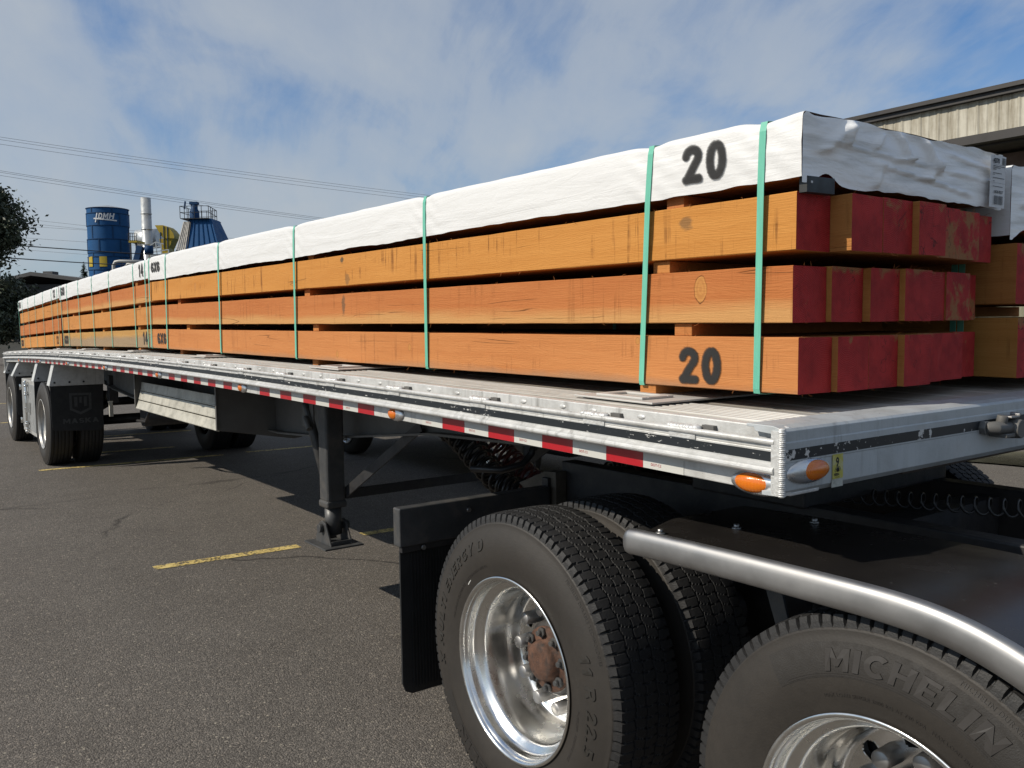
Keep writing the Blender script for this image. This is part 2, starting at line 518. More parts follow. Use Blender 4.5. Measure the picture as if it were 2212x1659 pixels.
def make_deck():
    m, t, b = newmat('aluminium_deck_floor')
    oc = objc(t)
    n1 = noi(t, vmul(t, oc, (1.0, 6, 1)), 2.2, 7, 0.65)
    n2 = noi(t, vmul(t, oc, (2.5, 60, 30)), 1.5, 5, 0.7)
    c = ramp(t, n1, [(0.3, (0.33, 0.30, 0.25)), (0.7, (0.50, 0.465, 0.40))])
    c = mixc(t, ramp(t, n2, [(0.40, (0.7,)*3), (0.62, (0, 0, 0))]), c, (0.15, 0.13, 0.10))
    zc = nd(t, 'ShaderNodeNewGeometry').outputs['Pointiness']
    c = mixc(t, ramp(t, zc, [(0.5, (0, 0, 0)), (0.58, (0.8,)*3)]), c, (0.72, 0.71, 0.68))
    setb(t, b, Base_Color=c, Roughness=0.55, Metallic=0.2)
    bump(t, b, n2, 0.3, 0.004)
    return m


DECKM = make_deck()


def make_stripe(name='chipped_black_stripe', spots=()):
    """Black tape stripe, chipped so that bare metal shows."""
    m, t, b = newmat(name)
    oc = objc(t)
    n1 = noi(t, vmul(t, oc, (9, 9, 30)), 3.0, 6, 0.7)
    if spots:
        n1 = noi(t, oc, 55, 6, 0.65)
        yy = nd(t, 'ShaderNodeSeparateXYZ', {0: oc}).outputs[1]
        for y0, wd, am in spots:
            q = mth(t, 'DIVIDE', mth(t, 'SUBTRACT', yy, y0), wd)
            n1 = mth(t, 'ADD', n1, mth(t, 'MULTIPLY', mth(t, 'POWER', 2.718, mth(t, 'MULTIPLY', mth(t, 'MULTIPLY', q, q), -1.0)), am))
    n2 = noi(t, oc, 1.6, 3, 0.5)
    f = ramp(t, mth(t, 'ADD', n1, mth(t, 'MULTIPLY', mth(t, 'SUBTRACT', n2, 0.5), 0.25)), [(0.635, (0, 0, 0)), (0.645, (1, 1, 1))])
    c = mixc(t, f, (0.016, 0.020, 0.024), (0.66, 0.66, 0.64))
    setb(t, b, Base_Color=c, Roughness=0.42)
    return m


STRIPE = make_stripe()
STRIPE_F = make_stripe('peeling_black_stripe', ((-0.28, 0.035, 0.15), (-0.21, 0.018, 0.11), (-0.095, 0.012, 0.12), (0.285, 0.018, 0.22), (0.335, 0.010, 0.22)))


def make_tape(name, col, emiss=0):
    m, t, b = newmat(name)
    oc = objc(t)
    g = nd(t, 'ShaderNodeTexVoronoi', {'Vector': vmul(t, oc, (1, 1, 1)), 'Scale': 260.0}, feature='DISTANCE_TO_EDGE').outputs[0]
    c = mixc(t, ramp(t, g, [(0.0, (0.35,)*3), (0.12, (0, 0, 0))]), col, tuple(x*0.75 for x in col))
    c = mixc(t, ramp(t, noi(t, oc, 9, 6, 0.7), [(0.5, (0, 0, 0)), (0.75, (0.35,)*3)]), c, (0.35, 0.33, 0.3))
    setb(t, b, Base_Color=c, Roughness=0.32)
    b.inputs['Coat Weight'].default_value = 0.3
    return m


TAPE_R = make_tape('red_reflective_film', (0.50, 0.012, 0.022))
TAPE_W = make_tape('white_reflective_film', (0.70, 0.70, 0.66))


def make_amber():
    m, t, b = newmat('amber_lens')
    oc = objc(t)
    sp = nd(t, 'ShaderNodeSeparateXYZ', {0: oc})
    rb = mth(t, 'SINE', mth(t, 'MULTIPLY', mth(t, 'ADD', sp.outputs[0], sp.outputs[1]), 1500.0))
    setb(t, b, Base_Color=mixc(t, mth(t, 'MULTIPLY_ADD', rb, 0.25, 0.3), (0.90, 0.24, 0.010), (0.62, 0.12, 0.004)), Roughness=0.18)
    b.inputs['Subsurface Weight'].default_value = 0.25
    b.inputs['Subsurface Radius'].default_value = (0.02, 0.008, 0.002)
    b.inputs['Coat Weight'].default_value = 0.6
    bump(t, b, rb, 0.25, 0.001)
    return m


AMBER = make_amber()
SATIN = simple('satin_bezel', (0.66, 0.66, 0.66), 0.30, 0.9, 0.04, 20)


def make_wrap(name='white_woven_wrap', alb=0.84, thin=False):
    m, t, b = newmat(name)
    oc = objc(t)
    fold = noi(t, vmul(t, oc, (1.5, 3, 17)), 1.0, 4, 0.55, 0.6)
    fine = noi(t, vmul(t, oc, (60, 60, 180)), 1.0, 3, 0.6)
    crk = noi(t, vmul(t, oc, (9, 9, 22)), 1.0, 5, 0.6, 1.4)
    cr = mth(t, 'ABSOLUTE', mth(t, 'SUBTRACT', crk, 0.5))
    dirt = noi(t, vmul(t, oc, (5, 5, 9)), 1.0, 8, 0.75)
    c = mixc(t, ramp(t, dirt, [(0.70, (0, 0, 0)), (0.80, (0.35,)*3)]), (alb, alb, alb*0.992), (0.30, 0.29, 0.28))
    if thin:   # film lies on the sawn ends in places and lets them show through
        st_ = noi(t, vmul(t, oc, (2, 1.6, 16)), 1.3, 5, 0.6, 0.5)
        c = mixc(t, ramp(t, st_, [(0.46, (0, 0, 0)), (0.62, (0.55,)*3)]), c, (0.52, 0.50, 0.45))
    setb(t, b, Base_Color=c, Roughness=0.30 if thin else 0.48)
    b.inputs['Specular IOR Level'].default_value = 0.4
    h = mth(t, 'ADD', mth(t, 'MULTIPLY', fold, 1.0), mth(t, 'ADD', mth(t, 'MULTIPLY', fine, 0.05), mth(t, 'MULTIPLY', cr, -0.35)))
    bump(t, b, h, 0.26, 0.02)
    return m


WRAP = make_wrap()
WRAP_F = make_wrap('brightened_thin_wrap', 1.12, True)  # end film whiter than the sides: light through it put into the colour
WRAP_IN = simple('wrap_inside_dark', (0.02, 0.022, 0.022), 0.5)


def make_strap():
    m, t, b = newmat('green_strapping')
    oc = objc(t)
    n = noi(t, vmul(t, oc, (60, 60, 6)), 1.0, 4, 0.6)
    setb(t, b, Base_Color=ramp(t, n, [(0.3, (0.14, 0.50, 0.36)), (0.7, (0.20, 0.62, 0.46))]), Roughness=0.36)
    return m


STRAP = make_strap()
W_AMBER = make_wood('fir_amber', (0.655, 0.274, 0.073), (0.52, 0.188, 0.040), saw=0.75, stains=[(2.67, 0.026, 0.030, 0.024, 0.6), (0.42, 0.055, 0.02, 0.02, 0.9), (0.47, -0.045, 0.03, 0.03, 0.5)], knots=[(-1.9, 0.0, 0.02, 0.03)])
W_ORANGE = make_wood('fir_orange_sapwood', (0.66, 0.275, 0.076), (0.51, 0.178, 0.040), sap=(-0.03, (0.70, 0.41, 0.14)), saw=0.4, knots=[(2.735, 0.022, 0.026, 0.042)], stains=[(0.43, 0.02, 0.022, 0.06, 0.7)])
W_RED = make_wood('fir_reddish', (0.65, 0.262, 0.090), (0.50, 0.170, 0.050), saw=0.35, knots=[(2.46, 0.058, 0.010, 0.013), (0.33, -0.04, 0.012, 0.02), (-0.15, 0.03, 0.012, 0.016), (1.05, 0.01, 0.012, 0.016)], grey=0.55, greyz=-0.066)
W_MIX = make_wood('fir_common', (0.65, 0.285, 0.084), (0.50, 0.195, 0.048), saw=0.5)
W_GREY = make_wood('fir_weathered', (0.56, 0.30, 0.10), (0.40, 0.19, 0.06), saw=0.4, grey=0.75, greyz=0.02)
W_DIM = make_wood('fir_brown', (0.56, 0.25, 0.072), (0.42, 0.165, 0.040), saw=0.3)


def make_end(name, seedv, cover):
    """Sawn end brushed with dark red sealer; bare wood and end grain show through."""
    m, t, b = newmat(name)
    oc = objc(t)
    rnd = nd(t, 'ShaderNodeObjectInfo').outputs['Random']
    sp = nd(t, 'ShaderNodeSeparateXYZ', {0: oc})
    cy = mth(t, 'MULTIPLY_ADD', rnd, 0.34, -0.17+seedv*0.05)
    cz = mth(t, 'MULTIPLY_ADD', mth(t, 'FRACT', mth(t, 'MULTIPLY', rnd, 7.3)), 0.30, -0.22)
    dy = mth(t, 'SUBTRACT', sp.outputs[1], cy); dz = mth(t, 'SUBTRACT', sp.outputs[2], cz)
    rr = mth(t, 'SQRT', mth(t, 'ADD', mth(t, 'MULTIPLY', dy, dy), mth(t, 'MULTIPLY', dz, dz)))
    rr = mth(t, 'ADD', rr, mth(t, 'MULTIPLY', noi(t, oc, 16, 3), 0.02))
    ring = mth(t, 'MULTIPLY_ADD', mth(t, 'SINE', mth(t, 'MULTIPLY', rr, 1250.0)), 0.5, 0.5)
    wood = mixc(t, ring, (0.30, 0.14, 0.045), (0.40, 0.22, 0.08))
    v = nd(t, 'ShaderNodeCombineXYZ', {0: sp.outputs[0], 1: sp.outputs[1], 2: mth(t, 'MULTIPLY_ADD', rnd, 60.0, sp.outputs[2])}).outputs[0]
    n1 = noi(t, v, 12, 6, 0.7, 0.3)
    n2 = noi(t, v, 7, 3, 0.6)
    paint = ramp(t, n2, [(0.3, (0.36, 0.006, 0.009)), (0.7, (0.54, 0.020, 0.022))])
    paint = mixc(t, mth(t, 'MULTIPLY', ring, 0.42), paint, (0.62, 0.085, 0.07))
    top = mth(t, 'MULTIPLY', mth(t, 'SUBTRACT', sp.outputs[2], 0.06), mth(t, 'MULTIPLY_ADD', rnd, 9.0, -1.5))
    f = ramp(t, mth(t, 'ADD', n1, top), [(cover, (0, 0, 0)), (cover+0.10, (0.85,)*3)])
    scf = ramp(t, noi(t, vmul(t, v, (20, 60, 14)), 1.0, 5, 0.7), [(0.60, (0, 0, 0)), (0.76, (0.22,)*3)])
    paint = mixc(t, scf, paint, (0.62, 0.16, 0.13))
    dkp = ramp(t, noi(t, v, 18, 6, 0.7), [(0.38, (0.38,)*3), (0.56, (0, 0, 0))])
    paint = mixc(t, dkp, paint, (0.17, 0.004, 0.006))
    c = mixc(t, f, paint, wood)
    # end checks
    cx = noi(t, vmul(t, v, (1, 5, 5)), 1.0, 4, 0.6, 0.6)
    cf = ramp(t, mth(t, 'ABSOLUTE', mth(t, 'SUBTRACT', cx, 0.5)), [(0.0, (1, 1, 1)), (0.006, (0, 0, 0))])
    cmk = ramp(t, n2, [(0.52, (0, 0, 0)), (0.58, (0.9,)*3)])
    c = mixc(t, mth(t, 'MULTIPLY', cf, cmk), c, (0.03, 0.008, 0.006))
    setb(t, b, Base_Color=c, Roughness=0.7)
    b.inputs['Specular IOR Level'].default_value = 0.3
    bump(t, b, mth(t, 'ADD', mth(t, 'MULTIPLY', ring, 0.5), noi(t, oc, 150, 3, 0.6)), 0.4, 0.003)
    return m


END_A = make_end('red_end_sealer', 0, 0.575)
END_B = make_end('red_end_sealer_worn', 1, 0.52)


def make_ink(name, col):
    m, t, b = newmat(name)
    out = [n for n in t.nodes if n.type == 'OUTPUT_MATERIAL'][0]
    at = nd(t, 'ShaderNodeAttribute', attribute_name='ink').outputs['Fac']
    oc = objc(t)
    n = noi(t, oc, 420, 3, 0.7)
    n2 = noi(t, vmul(t, oc, (22, 22, 260)), 1.0, 4, 0.7)
    n3 = noi(t, oc, 26, 3, 0.6)
    pert = mth(t, 'ADD', mth(t, 'MULTIPLY', mth(t, 'SUBTRACT', n, 0.5), 0.55), mth(t, 'ADD', mth(t, 'MULTIPLY', mth(t, 'SUBTRACT', n2, 0.5), 0.75), mth(t, 'MULTIPLY', mth(t, 'SUBTRACT', n3, 0.5), 0.5)))
    f = ramp(t, mth(t, 'ADD', at, pert), [(0.20, (0, 0, 0)), (0.50, (0.72,)*3), (0.85, (0.95,)*3)])
    setb(t, b, Base_Color=col, Roughness=0.75)
    tr = nd(t, 'ShaderNodeBsdfTransparent')
    mx = nd(t, 'ShaderNodeMixShader', {0: f, 1: tr.outputs[0], 2: b.outputs[0]})
    t.links.new(mx.outputs[0], out.inputs[0])
    return m


INK = make_ink('black_stencil_paint', (0.012, 0.012, 0.012))


# ------------------------------------------------------------------ stencil strokes
def arc(cx, cy, rx, ry, a0, a1, n=14):
    return [(cx+rx*math.cos(R(a0+(a1-a0)*i/n)), cy+ry*math.sin(R(a0+(a1-a0)*i/n))) for i in range(n+1)]


GL = {   # strokes inside a box 0.62 wide, 1.0 high
    '2': [arc(0.31, 0.70, 0.19, 0.185, 175, -35) + [(0.15, 0.12)], [(0.12, 0.105), (0.52, 0.105)]],
    '0': [arc(0.295, 0.5, 0.165, 0.39, 100, 260), arc(0.325, 0.5, 0.165, 0.39, 80, -80)],
    '1': [[(0.14, 0.72), (0.33, 0.9), (0.33, 0.06)]],
    '4': [[(0.42, 0.06), (0.42, 0.92), (0.08, 0.32), (0.58, 0.32)]],
    '6': [arc(0.31, 0.5, 0.21, 0.41, 40, 255), arc(0.31, 0.30, 0.21, 0.22, 130, -105)],
    '8': [arc(0.31, 0.71, 0.18, 0.20, 0, 360), arc(0.31, 0.28, 0.21, 0.21, 0, 360)],
    'X': [[(0.08, 0.06), (0.54, 0.94)], [(0.54, 0.06), (0.08, 0.94)]],
}


def seg_d(px, py, ax, ay, bx, by):
    dx, dy = bx-ax, by-ay
    l = dx*dx+dy*dy
    t = 0 if l == 0 else max(0, min(1, ((px-ax)*dx+(py-ay)*dy)/l))
    return math.hypot(px-ax-dx*t, py-ay-dy*t)


def stencil(name, txt, fn, width, height, parent, thick=0.10, step=0.0032, soft=0.05):
    """Spray-stencilled characters as a thin patch; fn(a, b) maps patch metres to a point on the surface."""
    gw = 0.72; n = len(txt)
    nu = max(6, int(width*1.1/step)); nv = max(6, int(height*1.16/step))
    vals = []
    for j in range(nv+1):
        for i in range(nu+1):
            a = (i/nu*1.1-0.05)*n*gw; b2 = j/nv*1.16-0.08
            dmin = 9
            ch = min(n-1, max(0, int(a/gw)))
            for cidx in {ch, max(0, ch-1), min(n-1, ch+1)}:
                for st in GL[txt[cidx]]:
                    for p, q in zip(st, st[1:]):
                        dd = seg_d(a-cidx*gw-0.05, b2, p[0], p[1], q[0], q[1])
                        if dd < dmin: dmin = dd
            vals.append(max(0.0, min(1.0, (thick+soft-dmin)/(2*soft))))
    vs = []
    for j in range(nv+1):
        for i in range(nu+1):
            vs.append(fn((i/nu*1.1-0.05)*width, (j/nv*1.16-0.08)*height))
    fs = []
    for j in range(nv):
        for i in range(nu):
            q = (j*(nu+1)+i, j*(nu+1)+i+1, (j+1)*(nu+1)+i+1, (j+1)*(nu+1)+i)
            if max(vals[k] for k in q) > 0.02: fs.append(q)
    used = sorted({k for f in fs for k in f}); remap = {k: i for i, k in enumerate(used)}
    me = bpy.data.meshes.new(name)
    me.from_pydata([vs[k] for k in used], [], [[remap[k] for k in f] for f in fs])
    at = me.attributes.new('ink', 'FLOAT', 'POINT')
    at.data.foreach_set('value', [vals[k] for k in used])
    me.materials.append(INK)
    o = bpy.data.objects.new(name, me)
    COL.objects.link(o); o.parent = parent
    return o


# ------------------------------------------------------------------ ground
def make_asphalt():
    m, t, b = newmat('asphalt')
    oc = objc(t)
    big = noi(t, oc, 0.35, 5, 0.6)
    med = noi(t, oc, 2.6, 6, 0.65)
    v1 = nd(t, 'ShaderNodeTexVoronoi', {'Vector': oc, 'Scale': 150.0, 'Randomness': 1.0})
    v2 = nd(t, 'ShaderNodeTexVoronoi', {'Vector': oc, 'Scale': 55.0, 'Randomness': 1.0})
    c = ramp(t, mth(t, 'ADD', mth(t, 'MULTIPLY', big, 0.5), mth(t, 'MULTIPLY', med, 0.5)), [(0.32, (0.140, 0.125, 0.109)), (0.68, (0.186, 0.168, 0.148))])
    s1 = nd(t, 'ShaderNodeSeparateColor', {0: v1.outputs['Color']}).outputs[0]
    s2 = nd(t, 'ShaderNodeSeparateColor', {0: v2.outputs['Color']}).outputs[1]
    c = mixc(t, 1.0, c, ramp(t, s1, [(0.0, (0.52,)*3), (0.6, (0.97,)*3), (0.90, (1.22,)*3), (1.0, (1.95, 1.88, 1.78))]), 'MULTIPLY')
    lt = ramp(t, s2, [(0.955, (0, 0, 0)), (0.965, (1, 1, 1))])
    lt2 = mth(t, 'MULTIPLY', lt, ramp(t, v2.outputs['Distance'], [(0.30, (0.8,)*3), (0.42, (0, 0, 0))]))
    c = mixc(t, lt2, c, (0.40, 0.36, 0.29))
    dk = ramp(t, noi(t, oc, 0.9, 4, 0.6), [(0.62, (0, 0, 0)), (0.78, (0.35,)*3)])
    c = mixc(t, dk, c, (0.055, 0.050, 0.045))
    ol = ramp(t, noi(t, oc, 1.7, 4, 0.55), [(0.68, (0, 0, 0)), (0.76, (0.45,)*3)])
    c = mixc(t, ol, c, (0.045, 0.042, 0.04))
    # long wandering cracks
    wv = nd(t, 'ShaderNodeVectorMath', {0: oc, 1: nd(t, 'ShaderNodeVectorMath', {0: nd(t, 'ShaderNodeTexNoise', {'Vector': oc, 'Scale': 0.9, 'Detail': 5.0}).outputs[1], 1: (0.9, 0.9, 0)}, operation='MULTIPLY').outputs[0]}, operation='ADD').outputs[0]
    ve = nd(t, 'ShaderNodeTexVoronoi', {'Vector': wv, 'Scale': 0.16}, feature='DISTANCE_TO_EDGE').outputs[0]
    cr = ramp(t, ve, [(0.0, (0.75,)*3), (0.0007, (0, 0, 0))])
    cr = mth(t, 'MULTIPLY', cr, ramp(t, noi(t, oc, 0.55, 2, 0.5), [(0.50, (0, 0, 0)), (0.60, (1, 1, 1))]))
    c = mixc(t, cr, c, (0.012, 0.011, 0.010))
    setb(t, b, Base_Color=c, Roughness=0.85)
    b.inputs['Specular IOR Level'].default_value = 0.25
    h = mth(t, 'ADD', mth(t, 'MULTIPLY', v1.outputs['Distance'], -0.8), mth(t, 'ADD', mth(t, 'MULTIPLY', s1, 0.5), mth(t, 'MULTIPLY', cr, -1.5)))
    bump(t, b, h, 0.8, 0.006)
    return m


ASPH = make_asphalt()
g = MB()
g.add([(-900, -900, 0), (900, -900, 0), (900, 900, 0), (-900, 900, 0)], [(0, 1, 2, 3)])
kind(g.build('ground', ASPH, fixn=False), 'structure')


def make_line_paint():
    m, t, b = newmat('worn_yellow_paint')
    out = [n for n in t.nodes if n.type == 'OUTPUT_MATERIAL'][0]
    oc = objc(t)
    n = noi(t, oc, 46, 6, 0.75)
    n2 = noi(t, oc, 7, 5, 0.65)
    f = ramp(t, mth(t, 'ADD', mth(t, 'MULTIPLY', n, 0.65), mth(t, 'MULTIPLY', n2, 0.35)), [(0.44, (0, 0, 0)), (0.50, (1, 1, 1))])
    setb(t, b, Base_Color=ramp(t, n2, [(0.3, (0.66, 0.49, 0.15)), (0.7, (0.78, 0.61, 0.24))]), Roughness=0.75)
    tr = nd(t, 'ShaderNodeBsdfTransparent')
    mx = nd(t, 'ShaderNodeMixShader', {0: f, 1: tr.outputs[0], 2: b.outputs[0]})
    t.links.new(mx.outputs[0], out.inputs[0])
    return m


YEL = make_line_paint()


def painted_line(x, y0, y1, wd=0.10, skew=0.0):
    b = MB()
    n = max(2, int((y1-y0)/0.12))
    vs = []
    for i in range(n+1):
        y = y0+(y1-y0)*i/n
        dx = skew*(y-y0)
        j = 0.006*noise.noise((x*3.1, y*7, 0.3)); k = 0.006*noise.noise((x*3.1, y*7, 5.3))
        vs += [(x+dx-wd/2+j, y, 0.004), (x+dx+wd/2+k, y, 0.004)]
    b.add(vs, [(2*i, 2*i+1, 2*i+3, 2*i+2) for i in range(n)])
    return kind(b.build('painted_line', YEL), 'structure')


painted_line(-4.90, -0.455, 0.58, 0.105, 0.05)
painted_line(-4.88, 1.125, 3.6, 0.105, 0.03)
painted_line(-10.28, -0.43, 1.70, 0.10, 0.09)
painted_line(-10.12, 2.02, 3.6, 0.10, 0.05)
painted_line(-11.45, 0.45, 1.42, 0.10, 0.10)
painted_line(-13.40, 0.86, 2.2, 0.10, 0.10)
painted_line(-17.05, -2.2, 3.2, 0.10, 0.06)
painted_line(-22.0, -1.4, 4.2, 0.10, 0.05)


# ------------------------------------------------------------------ camber of the trailer bed
CA, CM, XT, YT = 0.0763, -5.78, 0.182, -0.308


def camz(x):
    return -CA*((x-CM)**2-(XT-CM)**2)/50


# ------------------------------------------------------------------ lumber bundles
TT = 0.152; PITCH = 0.190


def timber_mesh(L, T, wood, end, seed, nseg=30):
    b = MB()
    c = 0.0022
    h = T/2
    prof = [(-h, -h+c), (-h+c, -h), (h-c, -h), (h, -h+c), (h, h-c), (h-c, h), (-h+c, h), (-h, h-c)]
    vs = []; fs = []
    for i in range(nseg+1):
        x = -L/2+L*i/nseg
        for k, (y, z) in enumerate(prof):
            j = 0.0016*noise.noise((x*5.0+seed*9, k*3.3, seed))
            j2 = 0.0016*noise.noise((x*5.0+seed*9, k*3.3+50, seed))
            vs.append((x, y+j, z+j2))
    for i in range(nseg):
        for k in range(8):
            l = (k+1) % 8
            fs.append((i*8+k, i*8+l, (i+1)*8+l, (i+1)*8+k))
    b.add(vs, fs, 0)
    b.add([vs[k] for k in range(8)], [tuple(range(8))], 1)
    b.add([vs[nseg*8+k] for k in range(8)], [tuple(range(8))], 1)
    return b.mesh('timber', [wood, end])


def make_strap_mesh(w, ztop, hem, wd, lean, h_side, zb=0.0):
    """One flat strap round a bundle, local x = along the bundle."""
    path = [(w+0.02, 0.1, 0.0), (w+0.018, ztop+0.002, 0.0), (w-0.02, ztop+0.006, 0), (0.02, ztop+0.006, 0), (-0.008, ztop+0.003, 0), (-h_side-0.0025, ztop-0.022, 0),
            (-h_side-0.0035, (ztop+hem)/2, lean*0.1), (-h_side-0.003, hem, lean*0.25), (-0.006, 0.010+zb, lean), (-0.003, -0.002+zb, lean), (0.02, -0.005+zb, lean), (0.30, -0.006+zb, lean)]
    vs = []; fs = []
    th = 0.0009
    n = len(path)
    for i, (t, z, l) in enumerate(path):
        a = Vector(path[max(0, i-1)][:2]); c = Vector(path[min(n-1, i+1)][:2])
        d = (c-a).normalized(); nn = Vector((-d.y, d.x))   # 2-D normal
        for sgn in (-1, 1):
            for e in (-1, 1):
                p = Vector((t, z))+nn*th*e
                vs.append((l+sgn*wd/2, p.x, p.y))
    for i in range(n-1):
        a, c = 4*i, 4*(i+1)
        for q in ((0, 1, 3, 2),):
            pass
        fs += [(a, a+2, c+2, c), (a+1, c+1, c+3, a+3), (a, c, c+1, a+1), (a+2, a+3, c+3, c+2)]
    b = MB(); b.add(vs, fs)
    return b.mesh('strap', STRAP)


def wrap_side_offset(s, z):
    return 0.0022*fbm((s*2.3, 3.1, z*10), 4)+0.0011*fbm((s*9, 8.1, z*30), 3)


FOLDS = [(0.20, 1.0, 0.08, 0.45, 0.010, 0.022), (0.20, 1.0, 0.17, 0.62, 0.013, 0.016), (0.42, 1.0, 0.47, 0.55, 0.012, 0.014), (0.47, 0.55, 0.40, 0.50, 0.009, 0.02), (0.55, 1.0, 0.62, 0.42, 0.012, 0.018),
         (0.62, 0.62, 0.56, 0.25, 0.008, 0.025), (0.33, 0.38, 0.80, 0.12, 0.007, 0.018), (0.33, 0.38, 0.31, 0.02, 0.006, 0.014), (0.10, 0.60, 0.95, 0.42, 0.005, 0.020), (0.70, 0.80, 0.90, 0.66, 0.005, 0.03), (0.34, 0.9, 0.30, 0.62, 0.007, 0.012)]


def make_wrap_obj(root, L, w, ztop, hem, straps, seed, front_x=0.015, far_x=0.02, ns=300, wrinkle=1.0, rear_x=-0.012):
    b = MB()
    h = 0.012
    rad = 0.012
    nz = 12; nt = 16

    def ztop_s(s):
        z = ztop+0.0035*fbm((s*1.3, seed, 0), 3)+0.0018*fbm((s*7, seed, 3), 2)
        for k in straps:
            z -= 0.010*math.exp(-((s-k)/0.055)**2)
        return z

    def hem_s(s, sd=0.0):
        return hem+0.0035*max(s, -8)+0.009*fbm((s*1.1, seed+4+sd, 0), 3)+0.003*fbm((s*9, seed+2+sd, 0), 2)

    def pinch(s):
        return sum(math.exp(-((s-k)/0.02)**2) for k in straps)

    def fnear(sd, s):
        pts = []
        zt = ztop_s(s); hm = hem_s(s, sd)
        for j in range(nz+1):
            f = j/nz
            z = hm+(zt-rad-hm)*f
            o = wrap_side_offset(s+seed*7+sd*3, z)*(1-0.5*f)
            o += 0.006*math.sin(math.pi*min(1, f*1.0))*0.5
            pp = pinch(s)
            for k in straps:      # puckers that radiate from each strap
                ds = s-k
                o += 0.003*math.exp(-(ds/0.09)**2)*math.sin((z*90)+ds*60+k*9)*(1 if abs(ds) > 0.012 else 0)
            o = o*(1-pp)
            pts.append((h+max(-0.006, o), z))
        return pts

    x0, x1 = -L+rear_x, front_x
    cols = []
    rows = None
    for i in range(ns+1):
        s = x0+(x1-x0)*i/ns
        near = fnear(0, s); far = fnear(11, s)
        zt = ztop_s(s)
        ring = [(-o, z) for o, z in near]
        o = near[-1][0]
        ring += [(-o+rad*0.3, zt-rad*0.3), (-o+rad, zt)]
        for j in range(1, nt):
            t = -h+rad+(w+2*h-2*rad)*j/nt
            ring.append((t, zt+0.004*fbm((s*3, t*5, seed), 3)))
        of = far[-1][0]
        ring += [(w+of-rad, zt), (w+of-rad*0.3, zt-rad*0.3)]
        ring += [(w+o2, z) for o2, z in far[::-1]]
        skew = (far_x-front_x)
        cols.append([(s+(skew*max(0, min(1, t/w)) if i == ns else 0), t, z) for t, z in ring])
    n = len(cols[0])
    vs = [p for c in cols for p in c]
    fs = [(i*n+k, i*n+k+1, (i+1)*n+k+1, (i+1)*n+k) for i in range(ns) for k in range(n-1)]
    b.add(vs, fs, 0, True)
    # gathered end caps
    for end in (0, 1):
        col = cols[-1] if end else cols[0]
        sg = 1 if end else -1
        base = x1 if end else x0
        m = 90; q = 26
        ztc = ztop_s(base)

        def cap(u, v):
            t = -h+(w+2*h)*u
            top = ztc-0.001
            if u*m < 0.5: top = ztc-rad
            hm = hem-0.012+0.020*fbm((t*3.2, seed+20+end, 0), 3)+0.006*fbm((t*14, seed+21+end, 0), 2)
            if end: hm += 0.028*math.exp(-((u-0.10)/0.045)**2)
            if u < 0.02: hm = hem-0.015
            z = hm+(top-hm)*v
            edge = min(1, min(u, 1-u)*22)*min(1, (1-v)*9+0.02)
            # long diagonal gathers, sharp crested
            d = 0.006*fbm((t*2.2+z*1.5, z*6, seed+end), 3)+0.0016*fbm((t*5, z*38+t*6, seed), 3)
            for (ta, za, tb_, zb_, ht, wd) in FOLDS:
                q = seg_d(t/w, (z-hem)/(ztop-hem), ta, za, tb_, zb_)
                d += 1.5*ht*math.exp(-(q/wd)**2)
            d *= wrinkle
            x = base+(far_x-front_x)*max(0, min(1, t/w))*end+sg*(0.001+d*edge)
            zz2 = z+(0.010*fbm((t*6, seed, 7), 2) if v > 0.97 and 0.03 < u < 0.97 else 0)
            return (x, t, zz2)
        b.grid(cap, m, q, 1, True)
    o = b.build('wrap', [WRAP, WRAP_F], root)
    return o, (ztop_s, hem_s)


def bundle(label, loc, rz, pitch, L, T, layers, cols, gap, straps, spacers, mats_near, mats_far, ends, front_off, seed, hem=None, strap_w=0.021, group='strapped lumber bundles on the trailer', lean=None, ns=300, wrinkle=1.0, wrap_kw=None):
    root = thing('lumber_bundle', label, 'lumber bundle', loc, rz, group)
    root.rotation_euler = (0, pitch, rz)
    w = cols*T+0.004
    pit = T+gap
    meshes = {}
    for r in range(layers):
        for c in range(cols):
            wood = mats_near[r] if c == 0 else mats_far
            endm = ends[(r*3+c*2+seed) % len(ends)]
            key = (wood.name, endm.name, (r+c) % 2)
            if key not in meshes:
                meshes[key] = timber_mesh(L, T-0.001, wood, endm, (r+c) % 2+seed, 40 if c == 0 else 16)
            off = front_off[r][c] if front_off and r < len(front_off) else random.uniform(-0.02, 0.06)
            inst('timber', meshes[key], root, (-L/2+off, T/2+c*(T+0.0006), T/2+r*pit), (R(random.uniform(-0.25, 0.25)), 0, 0))
    for (s, r) in spacers:
        zb = r*pit-gap if r > 0 else -0.036
        b = MB(); b.box(-0.034, 0.034, (0.006 if s > -0.7 else 0.030)+random.uniform(0.0, 0.02), w-0.01, zb+0.0005, zb+gap-0.001 if r > 0 else -0.0005)
        o = b.build('spacer', W_MIX, root, 0.002)
        o.location = (s, 0, 0)
    ztop = (layers-1)*pit+T+0.010
    hm = hem if hem is not None else (layers-1)*pit-0.006
    wr, fns = make_wrap_obj(root, L, w, ztop, hm, straps, seed, ns=ns, wrinkle=wrinkle, **(wrap_kw or {}))
    for i, s in enumerate(straps):
        l = lean[i] if lean else random.uniform(-0.03, 0.02)
        me = make_strap_mesh(w, fns[0](s), hm, strap_w, l, 0.012)
        inst('strap', me, root, (s, 0, 0))
    return root, w, wr, fns


